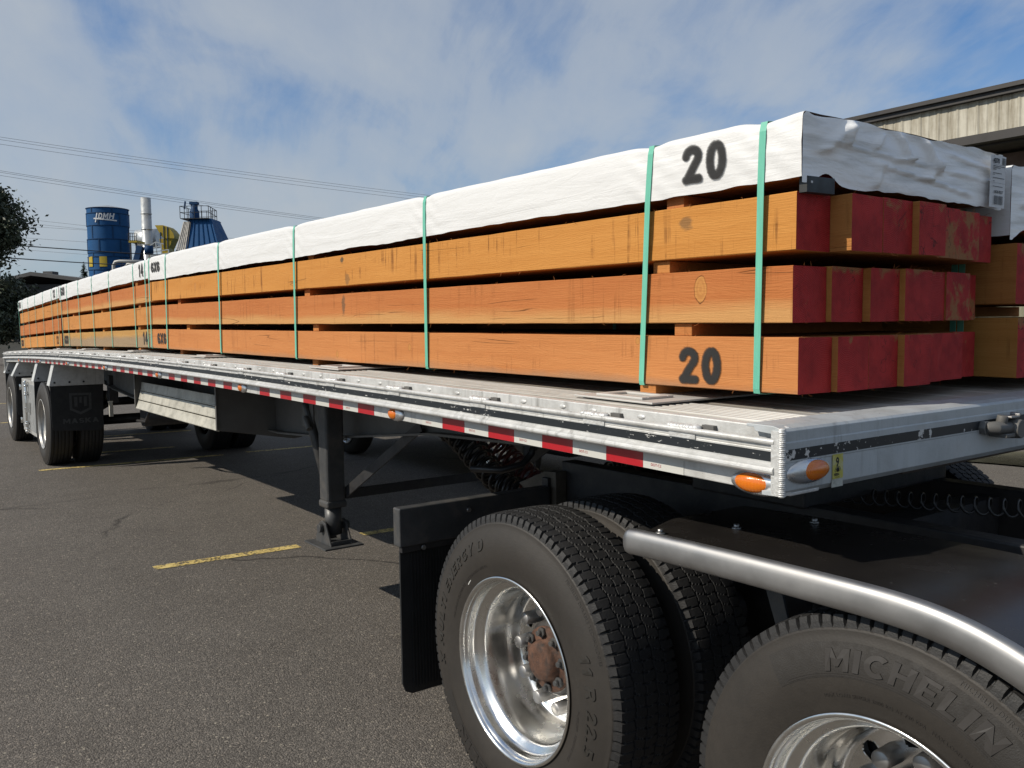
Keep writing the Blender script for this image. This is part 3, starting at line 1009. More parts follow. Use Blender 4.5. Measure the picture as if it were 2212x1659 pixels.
Z0 = 1.456
chord = lambda xa, xb: math.atan2(camz(xb)-camz(xa), xa-xb)     # slope from front xa to rear xb (rear higher = positive)
FO1 = [[0.004, 0.022, 0.022, 0.042, -0.003, -0.012, -0.046],
       [-0.016, 0.000, 0.023, 0.040, 0.001, 0.006, -0.048],
       [-0.008, 0.056, 0.057, 0.077, 0.042, 0.030, -0.002],
       [-0.01, -0.02, 0.0, -0.01, 0.0, -0.01, -0.01]]
b1, w1, wrap1, f1 = bundle('front near bundle of six inch timbers stencilled 20, white wrap on its top row', (0, 0, Z0), 0.0179, chord(0, -6.1), 6.096, TT, 4, 7, PITCH-TT,
    [-0.105, -0.515, -1.825, -3.185, -4.41, -5.61, -6.07],
    [(-0.547, 0), (-0.41, 1), (-0.50, 2), (-0.44, 3), (-3.07, 0), (-3.03, 1), (-3.13, 2), (-3.08, 3), (-5.47, 0), (-5.27, 1), (-5.46, 2), (-5.47, 3)],
    [W_RED, W_ORANGE, W_AMBER, W_MIX], W_DIM, [END_A, END_A, END_B], FO1, 1, hem=0.566, lean=[-0.018, -0.045, -0.015, -0.03, -0.03, -0.05, -0.03], ns=420)
b2, w2, wrap2, f2 = bundle('middle bundle stencilled 14 with a weathered bottom timber, right behind the long front bundle', (-6.17, -0.076, Z0+camz(-6.17)-camz(0)), 0, chord(-6.17, -10.44), 4.267, TT, 4, 7, PITCH-TT,
    [-0.155, -0.575, -1.55, -2.36, -3.10, -3.80, -4.20],
    [(-0.56, 0), (-0.58, 1), (-0.55, 2), (-0.56, 3), (-2.12, 0), (-2.11, 1), (-2.15, 2), (-2.23, 3), (-3.63, 0), (-3.61, 1), (-3.69, 2), (-3.68, 3)],
    [W_GREY, W_MIX, W_ORANGE, W_MIX], W_DIM, [END_A], None, 2, hem=0.575, strap_w=0.018, ns=200)
b3, w3, wrap3, f3 = bundle('rear bundle stencilled 12, last in the row above the trailer wheels', (-10.50, -0.076, Z0+camz(-10.5)-camz(0)), 0, chord(-10.5, -14.16), 3.658, TT, 4, 7, PITCH-TT,
    [-0.12, -0.55, -1.25, -1.95, -2.62, -3.22, -3.63],
    [(-0.75, 0), (-0.72, 1), (-0.72, 2), (-0.7, 3), (-2.0, 0), (-3.2, 0), (-3.25, 1), (-3.2, 2), (-3.2, 3)],
    [W_MIX, W_AMBER, W_MIX, W_MIX], W_DIM, [END_A], None, 3, hem=0.585, strap_w=0.016, ns=200)
T8 = 0.203
b4, w4, wrap4, f4 = bundle('far bundle of thicker eight inch timbers behind the long front bundle', (0.0, 1.128, Z0-0.005), 0.012, chord(0, -6.1), 6.096, T8, 3, 5, 0.044,
    [-0.16, -0.62, -1.9, -3.3, -4.7, -5.95], [(-0.4, 0), (-0.42, 1), (-0.4, 2), (-3.1, 0), (-3.1, 1), (-3.1, 2), (-5.8, 0), (-5.8, 1), (-5.8, 2)],
    [W_DIM, W_DIM, W_DIM], W_DIM, [END_A], [[0.045, 0.06, 0.05, 0.06, 0.06], [0.035, 0.08, 0.06, 0.05, 0.06], [0.0]*5], 4, hem=0.476, ns=160, strap_w=0.021)


def on_side(root, s0, z0, off):
    """Maps (a, b) metres to the near side face of a bundle."""
    return lambda a, b: (s0+a, off(s0+a, z0+b) if callable(off) else off, z0+b)


def wrap_off(seed, straps):
    def f(s, z):
        return -0.0215
    return f


stencil('stencil', '20', on_side(b1, -0.414, 0.014, -0.0026), 0.172, 0.106, b1, thick=0.112, step=0.0022, soft=0.05)


def wrap_stencil(txt, root, s0, z0, wd, ht, seed, step=0.003):
    fn = lambda a, b: (s0+a, -0.0155-max(-0.006, wrap_side_offset(s0+a+seed*7, z0+b)*0.75)-0.0035, z0+b)
    stencil('stencil', txt, fn, wd, ht, root, thick=0.105, step=step, soft=0.045)


wrap_stencil('20', b1, -0.392, 0.594, 0.175, 0.108, 1, 0.0024)
wrap_stencil('6X6', b1, -6.0, 0.605, 0.25, 0.075, 1, 0.006)
stencil('stencil', '6X6', on_side(b1, -5.95, 0.038, -0.0026), 0.25, 0.082, b1, step=0.006)
wrap_stencil('14', b2, -0.36, 0.600, 0.16, 0.105, 2, 0.006)
stencil('stencil', '14', on_side(b2, -0.37, 0.028, -0.0026), 0.16, 0.105, b2, step=0.006)
wrap_stencil('6X8', b2, -4.17, 0.603, 0.26, 0.095, 2, 0.008)
stencil('stencil', '6X8', on_side(b2, -4.15, 0.028, -0.0026), 0.26, 0.095, b2, step=0.008)
wrap_stencil('12', b3, -0.40, 0.605, 0.16, 0.10, 3, 0.008)
stencil('stencil', '12', on_side(b3, -0.40, 0.028, -0.0026), 0.16, 0.105, b3, step=0.008)
wrap_stencil('6X8', b3, -3.60, 0.612, 0.25, 0.09, 3, 0.009)
stencil('stencil', '6X8', on_side(b3, -3.60, 0.028, -0.0026), 0.25, 0.095, b3, step=0.009)

# printed label and black corner guard on the front of the wrap
PAPER = simple('label_paper', (0.74, 0.75, 0.76), 0.5, 0, 0.04, 20)
PRINT = simple('black_print', (0.02, 0.02, 0.02), 0.6)
lb = MB()
X0 = 0.040
lb.grid(lambda u, v: (X0+0.004*math.sin(u*3)+0.002*v, 0.953+0.104*u, 0.553+0.165*v), 10, 12)
lab = lb.build('printed_label', PAPER, wrap1)
pr = MB()


def label_text(txt, t0, z0, size, off=0.0):
    vs, fs = text_mesh(txt, size, off)
    pr.add([(X0+0.0062+0.004*math.sin((t0+v.x-0.953)/0.104*3)*0, t0+v.x, z0+v.y) for v in vs], fs)


def label_bar(t0, t1, z0, z1):
    pr.add([(X0+0.0062, t0, z0), (X0+0.0062, t1, z0), (X0+0.0062, t1, z1), (X0+0.0062, t0, z1)], [(0, 1, 2, 3)])


label_text('4370', 0.963, 0.693, 0.021, 0.0008)
label_text('B520-78327', 0.974, 0.598, 0.012, 0.0003)
label_text('4321', 0.962, 0.712, 0.004)
rb = random.Random(3)
x = 1.022
while x < 1.046:
    wd = rb.choice([0.0008, 0.0012, 0.0018]); label_bar(x, x+wd, 0.690, 0.712); x += wd+rb.choice([0.0008, 0.0014])
x = 0.974
while x < 1.030:
    wd = rb.choice([0.0008, 0.0012, 0.002]); label_bar(x, x+wd, 0.562, 0.590); x += wd+rb.choice([0.0009, 0.0016])
for z0, t1 in ((0.682, 1.045), (0.677, 1.01), (0.672, 0.985), (0.660, 1.02), (0.655, 0.972), (0.645, 1.04), (0.634, 0.972), (0.618, 1.03)):
    x = 0.962
    while x < t1:
        wd = rb.uniform(0.002, 0.007); label_bar(x, min(x+wd, t1), z0, z0+0.0022); x += wd+0.0014
label_bar(0.961, 1.048, 0.688, 0.6886)
label_bar(0.961, 1.048, 0.630, 0.6305)
pr.build('print', PRINT, wrap1, fixn=False)
cg = MB()
cg.obox((0.004, 0.072, 0.550), (1, 0, 0), (0, 1, 0.02), (0, 0, 1), 0.012, 0.062, 0.021)
cg.obox((0.0165, 0.030, 0.555), (1, 0, 0), (0, 1, 0), (0, 0, 1), 0.001, 0.004, 0.003, 1)
cg.build('corner_guard', [WRAP_IN, PAPER], b1, 0.003)
# grade stamp on the end of the far bundle's bottom timber (upside down)
st = MB()
for k, tx in enumerate(('WCLIB', 'SEL STR', 'D FIR', '100')):
    vs, fs = text_mesh(tx, 0.020 if k == 1 else 0.014, 0.0006)
    st.add([(0.1085, 0.125-v.x*0.95, 0.105+k*0.018-v.y) for v in vs], fs)
st.build('grade_stamp', PRINT, b4, fixn=False)
# torn wood fibres along the sawn edges
fb = MB()
rf = random.Random(5)
for k in range(150):
    r = rf.choice([0, 1, 1, 1, 2, 2])
    z = r*PITCH+(TT if rf.random() < 0.5 else 0.0)
    sgn = 1 if z > r*PITCH+0.01 else -1
    if rf.random() < 0.6:
        p = Vector((rf.uniform(-5.8, -0.02)**1, -0.001, z)); d = Vector((rf.uniform(-1, 1), rf.uniform(-0.7, 0.1), sgn*rf.uniform(0.2, 1)))
    else:
        c = rf.randrange(7); p = Vector((FO1[r][c]+0.001, TT*(c+rf.random()), z)); d = Vector((rf.uniform(0, 1), rf.uniform(-1, 1), sgn*rf.uniform(0.2, 1)))
    l = rf.uniform(0.006, 0.022)
    fb.tube([p, p+d.normalized()*l*0.5, p+d.normalized()*l+Vector((0, 0, -sgn*l*0.2))], [0.0007, 0.0006, 0.0003], 3, caps=False)
kind(fb.build('wood_fibre', W_MIX, b1), 'stuff')


# ------------------------------------------------------------------ flatbed trailer
TR = thing('flatbed_trailer', 'long aluminium flatbed trailer with red and white reflective tape along its side', 'trailer')
XR = -14.47            # rear end
YF = YT+2.60           # far side


def tb(b, name, mats, bevel=0.0, parent=TR, **k):
    """Part of the trailer whose shape follows the cambered bed."""
    b.v = [(x, y, z+camz(x)) for x, y, z in b.v]
    return b.build(name, mats, parent, bevel, **k)


NX = 48
b = MB()
b.prism([(-0.262, 1.246), (-0.262, 1.404), (-0.232, 1.404), (-0.232, 1.392), (-0.250, 1.392), (-0.250, 1.256), (-0.150, 1.256), (-0.150, 1.246)], XR, XT-0.006, nx=NX)
tb(b, 'side_rail', ALU_W, 0.003)
b = MB()
lip = lambda cy, cz, r, a0, a1, n=6: [(cy+r*math.cos(R(a0+(a1-a0)*i/n)), cz+r*math.sin(R(a0+(a1-a0)*i/n))) for i in range(n+1)]
prof = [(-0.284, 1.3735)] + lip(-0.297, 1.3735, 0.0075, 20, 260, 8) + [(-0.2925, 1.364), (-0.2925, 1.357), (-0.2915, 1.355), (-0.2925, 1.353), (-0.2925, 1.322)] + lip(-0.299, 1.3065, 0.0095, 100, 345, 9) + [(-0.284, 1.308)]
b.prism(prof, XR, XT-0.022, nx=NX)
tb(b, 'rub_rail', ALU_W, 0, fixn=True)
b = MB()
b.prism([(-0.2933, 1.3265), (-0.2933, 1.3495), (-0.2927, 1.3495), (-0.2927, 1.3265)], XR, XT-0.030, nx=NX)
tb(b, 'side_stripe', STRIPE)
# spacer pockets and welds along the rub rail
k = 0
x = -0.13
while x > XR+0.1:
    b = MB(); rr = random.Random(k)
    b.box(x-0.045, x+0.045, -0.296, -0.262, 1.352, 1.372, 0)
    for q in range(9):
        b.ell((x-0.045+0.011*q, -0.288+rr.uniform(-0.003, 0.003), 1.3800), 0.013, 0.015, 0.0065+rr.uniform(0, 0.003), 8, 5, 0)
    b.box(x+0.050, x+0.088, -0.2755, -0.2625, 1.3405, 1.3885, 1)
    tb(b, 'stake_pocket', [WELD, GREY_PAINT])
    b = MB()
    for q in range(8):
        b.ell((x-0.04+0.011*q, -0.286+rr.uniform(-0.003, 0.003), 1.2985), 0.011, 0.012, 0.0045+rr.uniform(0, 0.002), 8, 5, 0)
    tb(b, 'weld_bead', WELD)
    b = MB()
    for q in (0.22, 0.42):
        b = MB(); b.ell((x+q-0.6, -0.2625, 1.386), 0.016, 0.0035, 0.007, 10, 6, 0)
        tb(b, 'weld_spot', ALU_W)
    x -= 0.34 if k == 0 else 0.598
    k += 1
b = MB()
b.box(XR, XT-0.01, YF-0.03, YF, 1.246, 1.404, 0, NX)
tb(b, 'side_rail', ALU_W)
# front rail with its stripe, corner welds
b = MB()
b.prism([(XT-0.105, 1.4030), (XT-0.105, 1.4100), (XT-0.03, 1.4100), (XT-0.006, 1.4050), (XT, 1.399), (XT, 1.3745), (XT+0.0015, 1.373), (XT+0.0015, 1.328), (XT, 1.326), (XT, 1.262), (XT-0.012, 1.248), (XT-0.06, 1.246), (XT-0.06, 1.256), (XT-0.012, 1.262), (XT-0.012, 1.390), (XT-0.08, 1.394), (XT-0.084, 1.403)], YT+0.012, YF, axis='y', nx=30)
tb(b, 'front_rail', ALU_F, 0.0015)
b = MB()
b.prism([(XT+0.0016, 1.3320), (XT+0.0022, 1.3320), (XT+0.0022, 1.3575), (XT+0.0016, 1.3575)], YT+0.016, YF-0.02, axis='y', nx=30)
tb(b, 'front_stripe', STRIPE_F)
b = MB(); rr = random.Random(9)
for i in range(34):
    z = 1.252+0.0046*i
    b.ell((XT-0.003, YT+0.010+rr.uniform(-0.0012, 0.0012), z), 0.0085+rr.uniform(0, 0.0015), 0.0095, 0.0046, 10, 6)
for i in range(9):
    b.ell((XT-0.016-0.007*i, -0.262+rr.uniform(-0.002, 0.002), 1.404), 0.009, 0.010, 0.005, 8, 5)
b.box(XT-0.03, XT-0.004, YT+0.006, -0.262, 1.25, 1.400)
tb(b, 'corner_weld', WELD)
# deck: ribbed floor planks running the whole length
NP = 12
pw = (YF-0.03-(-0.232))/NP
for i in range(NP):
    y0 = -0.232+pw*i
    prof = [(y0+0.0015, 1.372), (y0+0.0015, 1.4035)]
    nr = 7 if i == 0 else 5
    rh = 1.4088 if i == 0 else 1.4046
    for q in range(nr):
        a = y0+0.006+(pw-0.012)*q/nr; d = (pw-0.012)/nr
        prof += [(a+d*0.16, 1.4035), (a+d*0.24, rh), (a+d*0.58, rh), (a+d*0.66, 1.4035)]
    prof += [(y0+pw-0.0015, 1.4035), (y0+pw-0.0015, 1.372)]
    b = MB(); b.prism(prof, XR+0.02, XT-0.088, nx=NX)
    tb(b, 'deck_plank', DECKM)
# chain tie-down plates on the deck
for k, x in enumerate((-0.50, -2.55, -4.6, -6.60, -8.65, -10.2, -12.3)):
    b = MB()
    b.box(x-0.17, x+0.17, -0.20, 0.42, 1.4130, 1.4190)
    for (xa, xb, ya, yb) in ((-0.10, 0.10, -0.17, -0.145), (-0.10, 0.10, -0.065, -0.04), (-0.10, -0.075, -0.145, -0.065), (0.075, 0.10, -0.145, -0.065)):
        b.box(x+xa, x+xb, ya, yb, 1.4192, 1.4265)
    tb(b, 'tie_down_plate', DECKM, 0.002)
# reflective tape, piece by piece
LX = [0.088, -1.702, -3.51, -5.31, -7.126, -9.01, -10.946, -12.8]
tm = {}
for nm, mt in (('r', TAPE_R), ('w', TAPE_W)):
    b = MB(); b.box(-0.0745, 0.0745, -0.2634, -0.2622, -0.0275, 0.0275)
    tm[nm] = b.mesh('reflective_tape', mt)
for a, c in zip(LX, LX[1:]):
    x = a-0.24 if a == LX[0] else a-0.20
    k = 0 if a == LX[0] else 1
    x -= 0.075
    while x-0.08 > c+0.14:
        sl = (camz(x+0.07)-camz(x-0.07))/0.14
        o = inst('reflective_tape', tm['w' if k % 2 == 0 else 'r'], TR, (x, 0, 1.275+camz(x)), (0, -math.atan(sl), 0))
        if k % 2 == 0 and x > -2.4:
            vs, fs = text_mesh('DOT-C2', 0.0105)
            bb = MB(); bb.add([(x-0.045+v.x, -0.2640, 1.256+v.y+camz(x)) for v in vs], fs)
            bb.build('print', TAPE_R, o, fixn=False).matrix_parent_inverse = Matrix.Translation((0, 0, 0)) @ Matrix.Translation((-x, 0, -1.275-camz(x)))
        x -= 0.150; k += 1


# marker lights
def marker_mesh():
    b1_, b2_ = MB(), MB()
    b1_.ell((0, 0, 0), 0.0835, 0.016, 0.0300, 36, 16)
    b2_.ell((0, -0.0065, 0), 0.0525, 0.017, 0.0245, 32, 14)
    return b1_.mesh('bezel', SATIN), b2_.mesh('lens', AMBER)


BZ, LN = marker_mesh()
for k, x in enumerate(LX):
    p = part_empty('marker_light', TR, (x, -0.264, 1.2635+camz(x) if k == 0 else 1.270+camz(x)))
    if k: p.scale = (0.72, 1, 0.95)
    inst('bezel', BZ, p); inst('lens', LN, p, (-0.013 if k == 0 else -0.020, 0, 0.001))
p = part_empty('marker_light', TR, (XT, -0.203, 1.301), (0, 0, R(90)))
inst('bezel', BZ, p); inst('lens', LN, p, (0.016, 0, 0.001))
# inspection sticker
STK = simple('yellow_sticker', (0.56, 0.52, 0.10), 0.5, 0, 0.08, 40, (0.60, 0.60, 0.56), 40, 0.8)
STW = simple('sticker_blank', (0.55, 0.57, 0.52), 0.5, 0, 0.08, 60, (0.25, 0.25, 0.2), 60, 0.8)
b = MB()
b.box(XT+0.0016, XT+0.0021, -0.110, -0.067, 1.270, 1.3295)
b.box(XT+0.0016, XT+0.0021, -0.113, -0.067, 1.250, 1.2695, 1)
sk = tb(b, 'sticker', [STK, STW])
b = MB()
for tx, y0, z0, sz, of in (('9', -0.0965, 1.3005, 0.030, 0.0010), ('CVSA', -0.1015, 1.2865, 0.0085, 0.0002), ('NSEN', -0.1045, 1.2775, 0.0085, 0.0004), ('INSPECTED', -0.099, 1.2725, 0.0035, 0)):
    vs, fs = text_mesh(tx, sz, of)
    b.add([(XT+0.0024, y0+v.x*(0.85 if tx == '9' else 1), z0+v.y) for v in vs], fs)
ar = [( -0.0885+0.0125*math.cos(R(a)), 1.2880+0.0125*math.sin(R(a))) for a in range(0, 181, 15)]
ai = [( -0.0885+0.0112*math.cos(R(a)), 1.2880+0.0112*math.sin(R(a))) for a in range(0, 181, 15)]
b.add([(XT+0.0024, y, z) for y, z in ar+ai], [(i, i+1, 13+i+1, 13+i) for i in range(12)])
b.add([(XT+0.0024, -0.0885+0.007*math.cos(R(a)), 1.292+0.006*math.sin(R(a))) for a in range(0, 360, 40)], [tuple(range(9))])
tb(b, 'print', PRINT, 0, sk, fixn=False)
# air line couplings on the front rail
for y0, sc in ((0.615, 1.0), (1.02, 1.0)):
    b = MB()
    b.tube([(XT, y0, 1.338), (XT+0.018, y0, 1.338)], 0.021, 6)
    b.tube([(XT+0.012, y0, 1.338), (XT+0.03, y0+0.02, 1.337), (XT+0.036, y0+0.10, 1.333)], [0.016, 0.020, 0.017], 12)
    b.tube([(XT+0.020, y0+0.115, 1.330), (XT+0.062, y0+0.115, 1.330)], [0.031, 0.027], 16)
    b.tube([(XT+0.030, y0+0.055, 1.347), (XT+0.034, y0+0.056, 1.371)], 0.015, 10)
    b.tube([(XT+0.036, y0+0.125, 1.331), (XT+0.040, y0+0.21, 1.322), (XT+0.036, y0+0.24, 1.33)], [0.014, 0.017, 0.011], 10)
    b.box(XT+0.004, XT+0.055, y0+0.035, y0+0.09, 1.309, 1.320)
    o = tb(b, 'air_coupling', GREY_PAINT, 0.002)
    b = MB()
    b.box(XT+0.018, XT+0.050, y0+0.075, y0+0.125, 1.363, 1.368)
    b.box(XT+0.018, XT+0.024, y0+0.075, y0+0.125, 1.345, 1.363)
    b.tube([(XT+0.022, y0+0.128, 1.371), (XT+0.05, y0+0.128, 1.371)], 0.005, 8)
    tb(b, 'latch', BRUSHED, 0.001, o)
b = MB()
BRN = simple('brown_coupler_plate', (0.075, 0.055, 0.045), 0.6, 0.2, 0.25, 9)
b.prism([(0.325, 1.2315), (0.40, 1.2445), (1.62, 1.2445), (1.69, 1.2315), (1.69, 1.222), (0.325, 1.222)], -2.1, XT-0.07)
tb(b, 'coupler_plate', BRN, 0.003)
# main beams
prof = [(-0.9, 1.240), (-0.9, 1.14), (-2.5, 1.06), (-3.73, 0.915), (-4.6, 0.86), (-8.9, 0.87), (-9.9, 0.93), (-11.9, 1.14), (XR+0.1, 1.16), (XR+0.1, 1.240)]
for yb in (0.42, 1.56):
    b = MB()
    low = prof[1:-1]
    for (xa, za), (xb, zb) in zip(low, low[1:]):
        n = max(1, int(abs(xb-xa)/0.8))
        for i in range(n):
            p = [xa+(xb-xa)*i/n, xa+(xb-xa)*(i+1)/n]; zq = [za+(zb-za)*i/n, za+(zb-za)*(i+1)/n]
            b.add([(p[0], yb-0.005, zq[0]), (p[1], yb-0.005, zq[1]), (p[1], yb-0.005, 1.243), (p[0], yb-0.005, 1.243),
                   (p[0], yb+0.005, zq[0]), (p[1], yb+0.005, zq[1]), (p[1], yb+0.005, 1.243), (p[0], yb+0.005, 1.243)], [(0, 1, 2, 3), (4, 7, 6, 5)])
            b.add([(p[0], yb-0.07, zq[0]), (p[1], yb-0.07, zq[1]), (p[1], yb+0.07, zq[1]), (p[0], yb+0.07, zq[0]),
                   (p[0], yb-0.07, zq[0]-0.012), (p[1], yb-0.07, zq[1]-0.012), (p[1], yb+0.07, zq[1]-0.012), (p[0], yb+0.07, zq[0]-0.012)], [(0, 1, 2, 3), (7, 6, 5, 4), (0, 4, 5, 1), (3, 2, 6, 7)])
    tb(b, 'main_beam', GREY_PAINT, fixn=False)
cmesh = MB()
cmesh.box(-0.03, 0.03, YT+0.06, YF-0.03, 1.262, 1.268); cmesh.box(-0.004, 0.004, YT+0.06, YF-0.03, 1.268, 1.364); cmesh.box(-0.03, 0.03, YT+0.06, YF-0.03, 1.364, 1.370)
cme = cmesh.mesh('cross_member', GREY_PAINT)
x = -0.35
while x > XR+0.2:
    inst('cross_member', cme, TR, (x, 0, camz(x))); x -= 0.6
# landing gear: two legs, braces, cross tube
for yl, sg in ((0.255, 1), (1.715, -1)):
    lx = -3.49
    leg = part_empty('landing_leg', TR, (lx, yl, 0))
    b = MB(); b.box(-0.06, 0.06, -0.06, 0.06, 0.60, 1.245); b.build('outer_tube', LEG_STEEL, leg, 0.018, seg=3)
    b = MB(); b.box(-0.066, 0.066, -0.066, 0.066, 0.565, 0.612); b.build('collar', LEG_STEEL, leg, 0.015, seg=3)
    b = MB(); b.tube([(0, 0, 0.40), (0, 0, 0.57)], 0.050, 20); b.tube([(0, -0.085, 0.445), (0, 0.085, 0.445)], 0.022, 14); b.build('inner_tube', LEG_STEEL, leg)
    b = MB()
    b.box(-0.155, 0.155, -0.125, 0.125, 0.338, 0.349)
    for q in (-1, 1):
        b.prism([(-0.115, 0.349), (0.115, 0.349), (0.042, 0.475), (0.0, 0.49), (-0.042, 0.475)], q*0.066-0.006, q*0.066+0.006, axis='y')
        b.tube([(0, q*0.073, 0.445), (0, q*0.098, 0.445)], 0.026, 14)
    for q in (-1, 1):
        b.box(q*0.10-0.005, q*0.10+0.005, -0.060, 0.060, 0.349, 0.375)
    b.build('foot', LEG_STEEL, leg, 0.003)
    b = MB()
    b.tube([(-0.36, 0, 1.19), (-0.34, 0, 1.13), (-0.062, 0, 0.66)], 0.028, 14)
    b.build('brace', LEG_STEEL, leg)
    b = MB(); b.bar((0.05, 0.07*sg, 0.655), (0.86, 0.13*sg, 1.12), 0.010, 0.060); b.build('diagonal_brace', BLACK_STEEL, leg, 0.002)  # black material carries the shade on the diagonal brace
    b = MB(); b.box(-0.43, -0.26, 0.0, 0.012, 1.02, 1.24); b.tube([(-0.31, -0.03, 1.09), (-0.24, -0.035, 1.02)], 0.02, 10); b.build('gusset', GREY_PAINT, leg, 0.003)
b = MB(); b.box(-3.455, -3.44, 0.32, 1.655, 0.612, 0.672); b.box(-3.52, -3.455, 0.32, 1.655, 0.612, 0.625)
b.build('cross_bar', BLACK_STEEL, TR, 0.003)
b = MB(); b.tube([(-2.05, 1.0, 1.15), (-2.0, 0.66, 1.1), (-2.0, 0.645, 1.02), (-2.02, 0.60, 0.965), (-2.05, 0.5, 0.945), (-2.2, 0.42, 0.94)], 0.018, 10)
b.build('air_pipe', HOSE, TR)
# dunnage rack
for x in (-7.16, -4.80):
    b = MB()
    b.prism([(-0.02, 1.262), (-0.02, 0.945), (0.0, 0.932), (0.55, 0.83), (0.62, 0.84), (0.62, 1.262)], x-0.004, x+0.004)
    b.box(x-0.004, x+0.02, -0.026, -0.018, 0.945, 1.262)
    b.build('rack_plate', GREY_PAINT, TR, 0.002)
for zc, yc, tl in ((1.135, 0.040, 8), (1.052, 0.022, 14), (0.968, 0.000, 20)):
    b = MB()
    a = R(tl); az = Vector((0, math.sin(a), math.cos(a))); ay = Vector((0, math.cos(a), -math.sin(a)))
    b.obox((-5.98, yc, zc), (1, 0, 0), ay, az, 1.165, 0.010, 0.0385)
    b.obox((-5.98, yc-0.006, zc-0.036), (1, 0, 0), ay, az, 1.165, 0.012, 0.005)
    b.build('rack_board', RAWALU, TR, 0.003)
b = MB(); b.box(-7.15, -4.81, 0.02, 0.60, 0.925, 0.932); b.build('rack_floor', GREY_PAINT, TR)


# ------------------------------------------------------------------ wheels
def interp(pts, r):
    for (r0, y0), (r1, y1) in zip(pts, pts[1:]):
        if r0 <= r <= r1:
            return y0+(y1-y0)*(r-r0)/(r1-r0)
    return pts[-1][1]


SIDE = [(0.290, 0.020), (0.300, 0.008), (0.312, 0.004), (0.330, -0.001), (0.352, -0.006), (0.378, -0.0095), (0.402, -0.010), (0.428, -0.007), (0.450, -0.001), (0.470, 0.0055), (0.484, 0.010), (0.4870, 0.0098), (0.4890, 0.0135), (0.503, 0.0165), (0.5165, 0.0215)]
TRD_R, TW0, TW1 = 0.5225, 0.0265, 0.2535


def tyre_mesh(name, lug=True, nth=None, squash=0.505):
    nth = nth or (900 if lug else 160)
    N = 100
    cols = []
    nc = 84 if lug else 40
    for i in range(nc+1):
        cols.append(TW0+(TW1-TW0)*i/nc)
    prof_in = [(r, 0.28-y) for r, y in SIDE[::-1]]
    vs = []; mi = []
    m = len(SIDE)+len(cols)+len(prof_in)
    tri = lambda x: 2*abs(2*(x-math.floor(x+0.5)))-1
    rnd = random.Random(2)
    for k in range(nth):
        th = 2*math.pi*k/nth
        u = k/nth*N
        ca, sa = math.cos(th), math.sin(th)
        ring = []
        fr = u-math.floor(u)
        fr2 = (u*0.5)-math.floor(u*0.5)
        for j, (r, y) in enumerate(SIDE):
            if lug and r > 0.490:
                if fr < 0.15: r -= 0.0100*(1 if fr2 < 0.5 else 0.6)*(1 if r > 0.51 else 0.55); y += 0.008
            ring.append((r, y))
        for y in cols:
            r = TRD_R-0.006*((y-0.14)/0.114)**4
            f = (y-TW0)/(TW1-TW0)
            if lug:
                dep = 0.0
                rib = None
                for q, g0 in enumerate((0.20, 0.40, 0.60, 0.80)):
                    gy = g0+0.016*tri(u*0.5+q*0.37)
                    if abs(f-gy) < 0.0095: dep = 0.010
                    if f > gy: rib = q
                ridx = 0 if rib is None else rib+1
                uu = u+0.37*ridx+(f*6 if ridx in (1, 3) else -f*3)*0.35
                fu = uu-math.floor(uu)
                if ridx in (0, 4):
                    edge = (f < 0.05 or f > 0.95)
                    if fr < (0.15 if edge else 0.07): dep = max(dep, (0.010 if fr2 < 0.5 else 0.006) if edge else 0.003)
                else:
                    if fu < 0.07: dep = max(dep, 0.0045)
                    if min(abs(f-g) for g in (0.20, 0.40, 0.60, 0.80)) < 0.028 and fu < 0.20: dep = max(dep, 0.009)
                r -= dep
            else:
                for g0 in (0.14, 0.33, 0.5, 0.67, 0.86):
                    if abs(f-g0) < 0.022: r -= 0.011
            ring.append((r, y))
        ring += [(0.0, 0.0)]*0
        for r, y in prof_in:
            if lug and r > 0.490 and fr < 0.20: r -= 0.006; y -= 0.006
            ring.append((r, y))
        for r, y in ring:
            z = r*sa
            if z < -squash+0.0: z = -squash
            vs.append((r*ca, y, z))
    fs = []; mis = []
    a, c = len(SIDE)-3, len(SIDE)+len(cols)+2
    for k in range(nth):
        l = (k+1) % nth
        for i in range(m-1):
            fs.append((k*m+i, k*m+i+1, l*m+i+1, l*m+i)); mis.append(1 if a <= i < c else 0)
    me = bpy.data.meshes.new(name)
    me.from_pydata(vs, [], fs)
    me.materials.append(RUBBER); me.materials.append(TREAD)
    me.polygons.foreach_set('material_index', mis)
    me.polygons.foreach_set('use_smooth', [x == 0 for x in mis] if lug else [True]*len(mis))
    me.update()
    return me


TY_LUG = tyre_mesh('tyre', True)
TY_RIB = tyre_mesh('tyre', False)


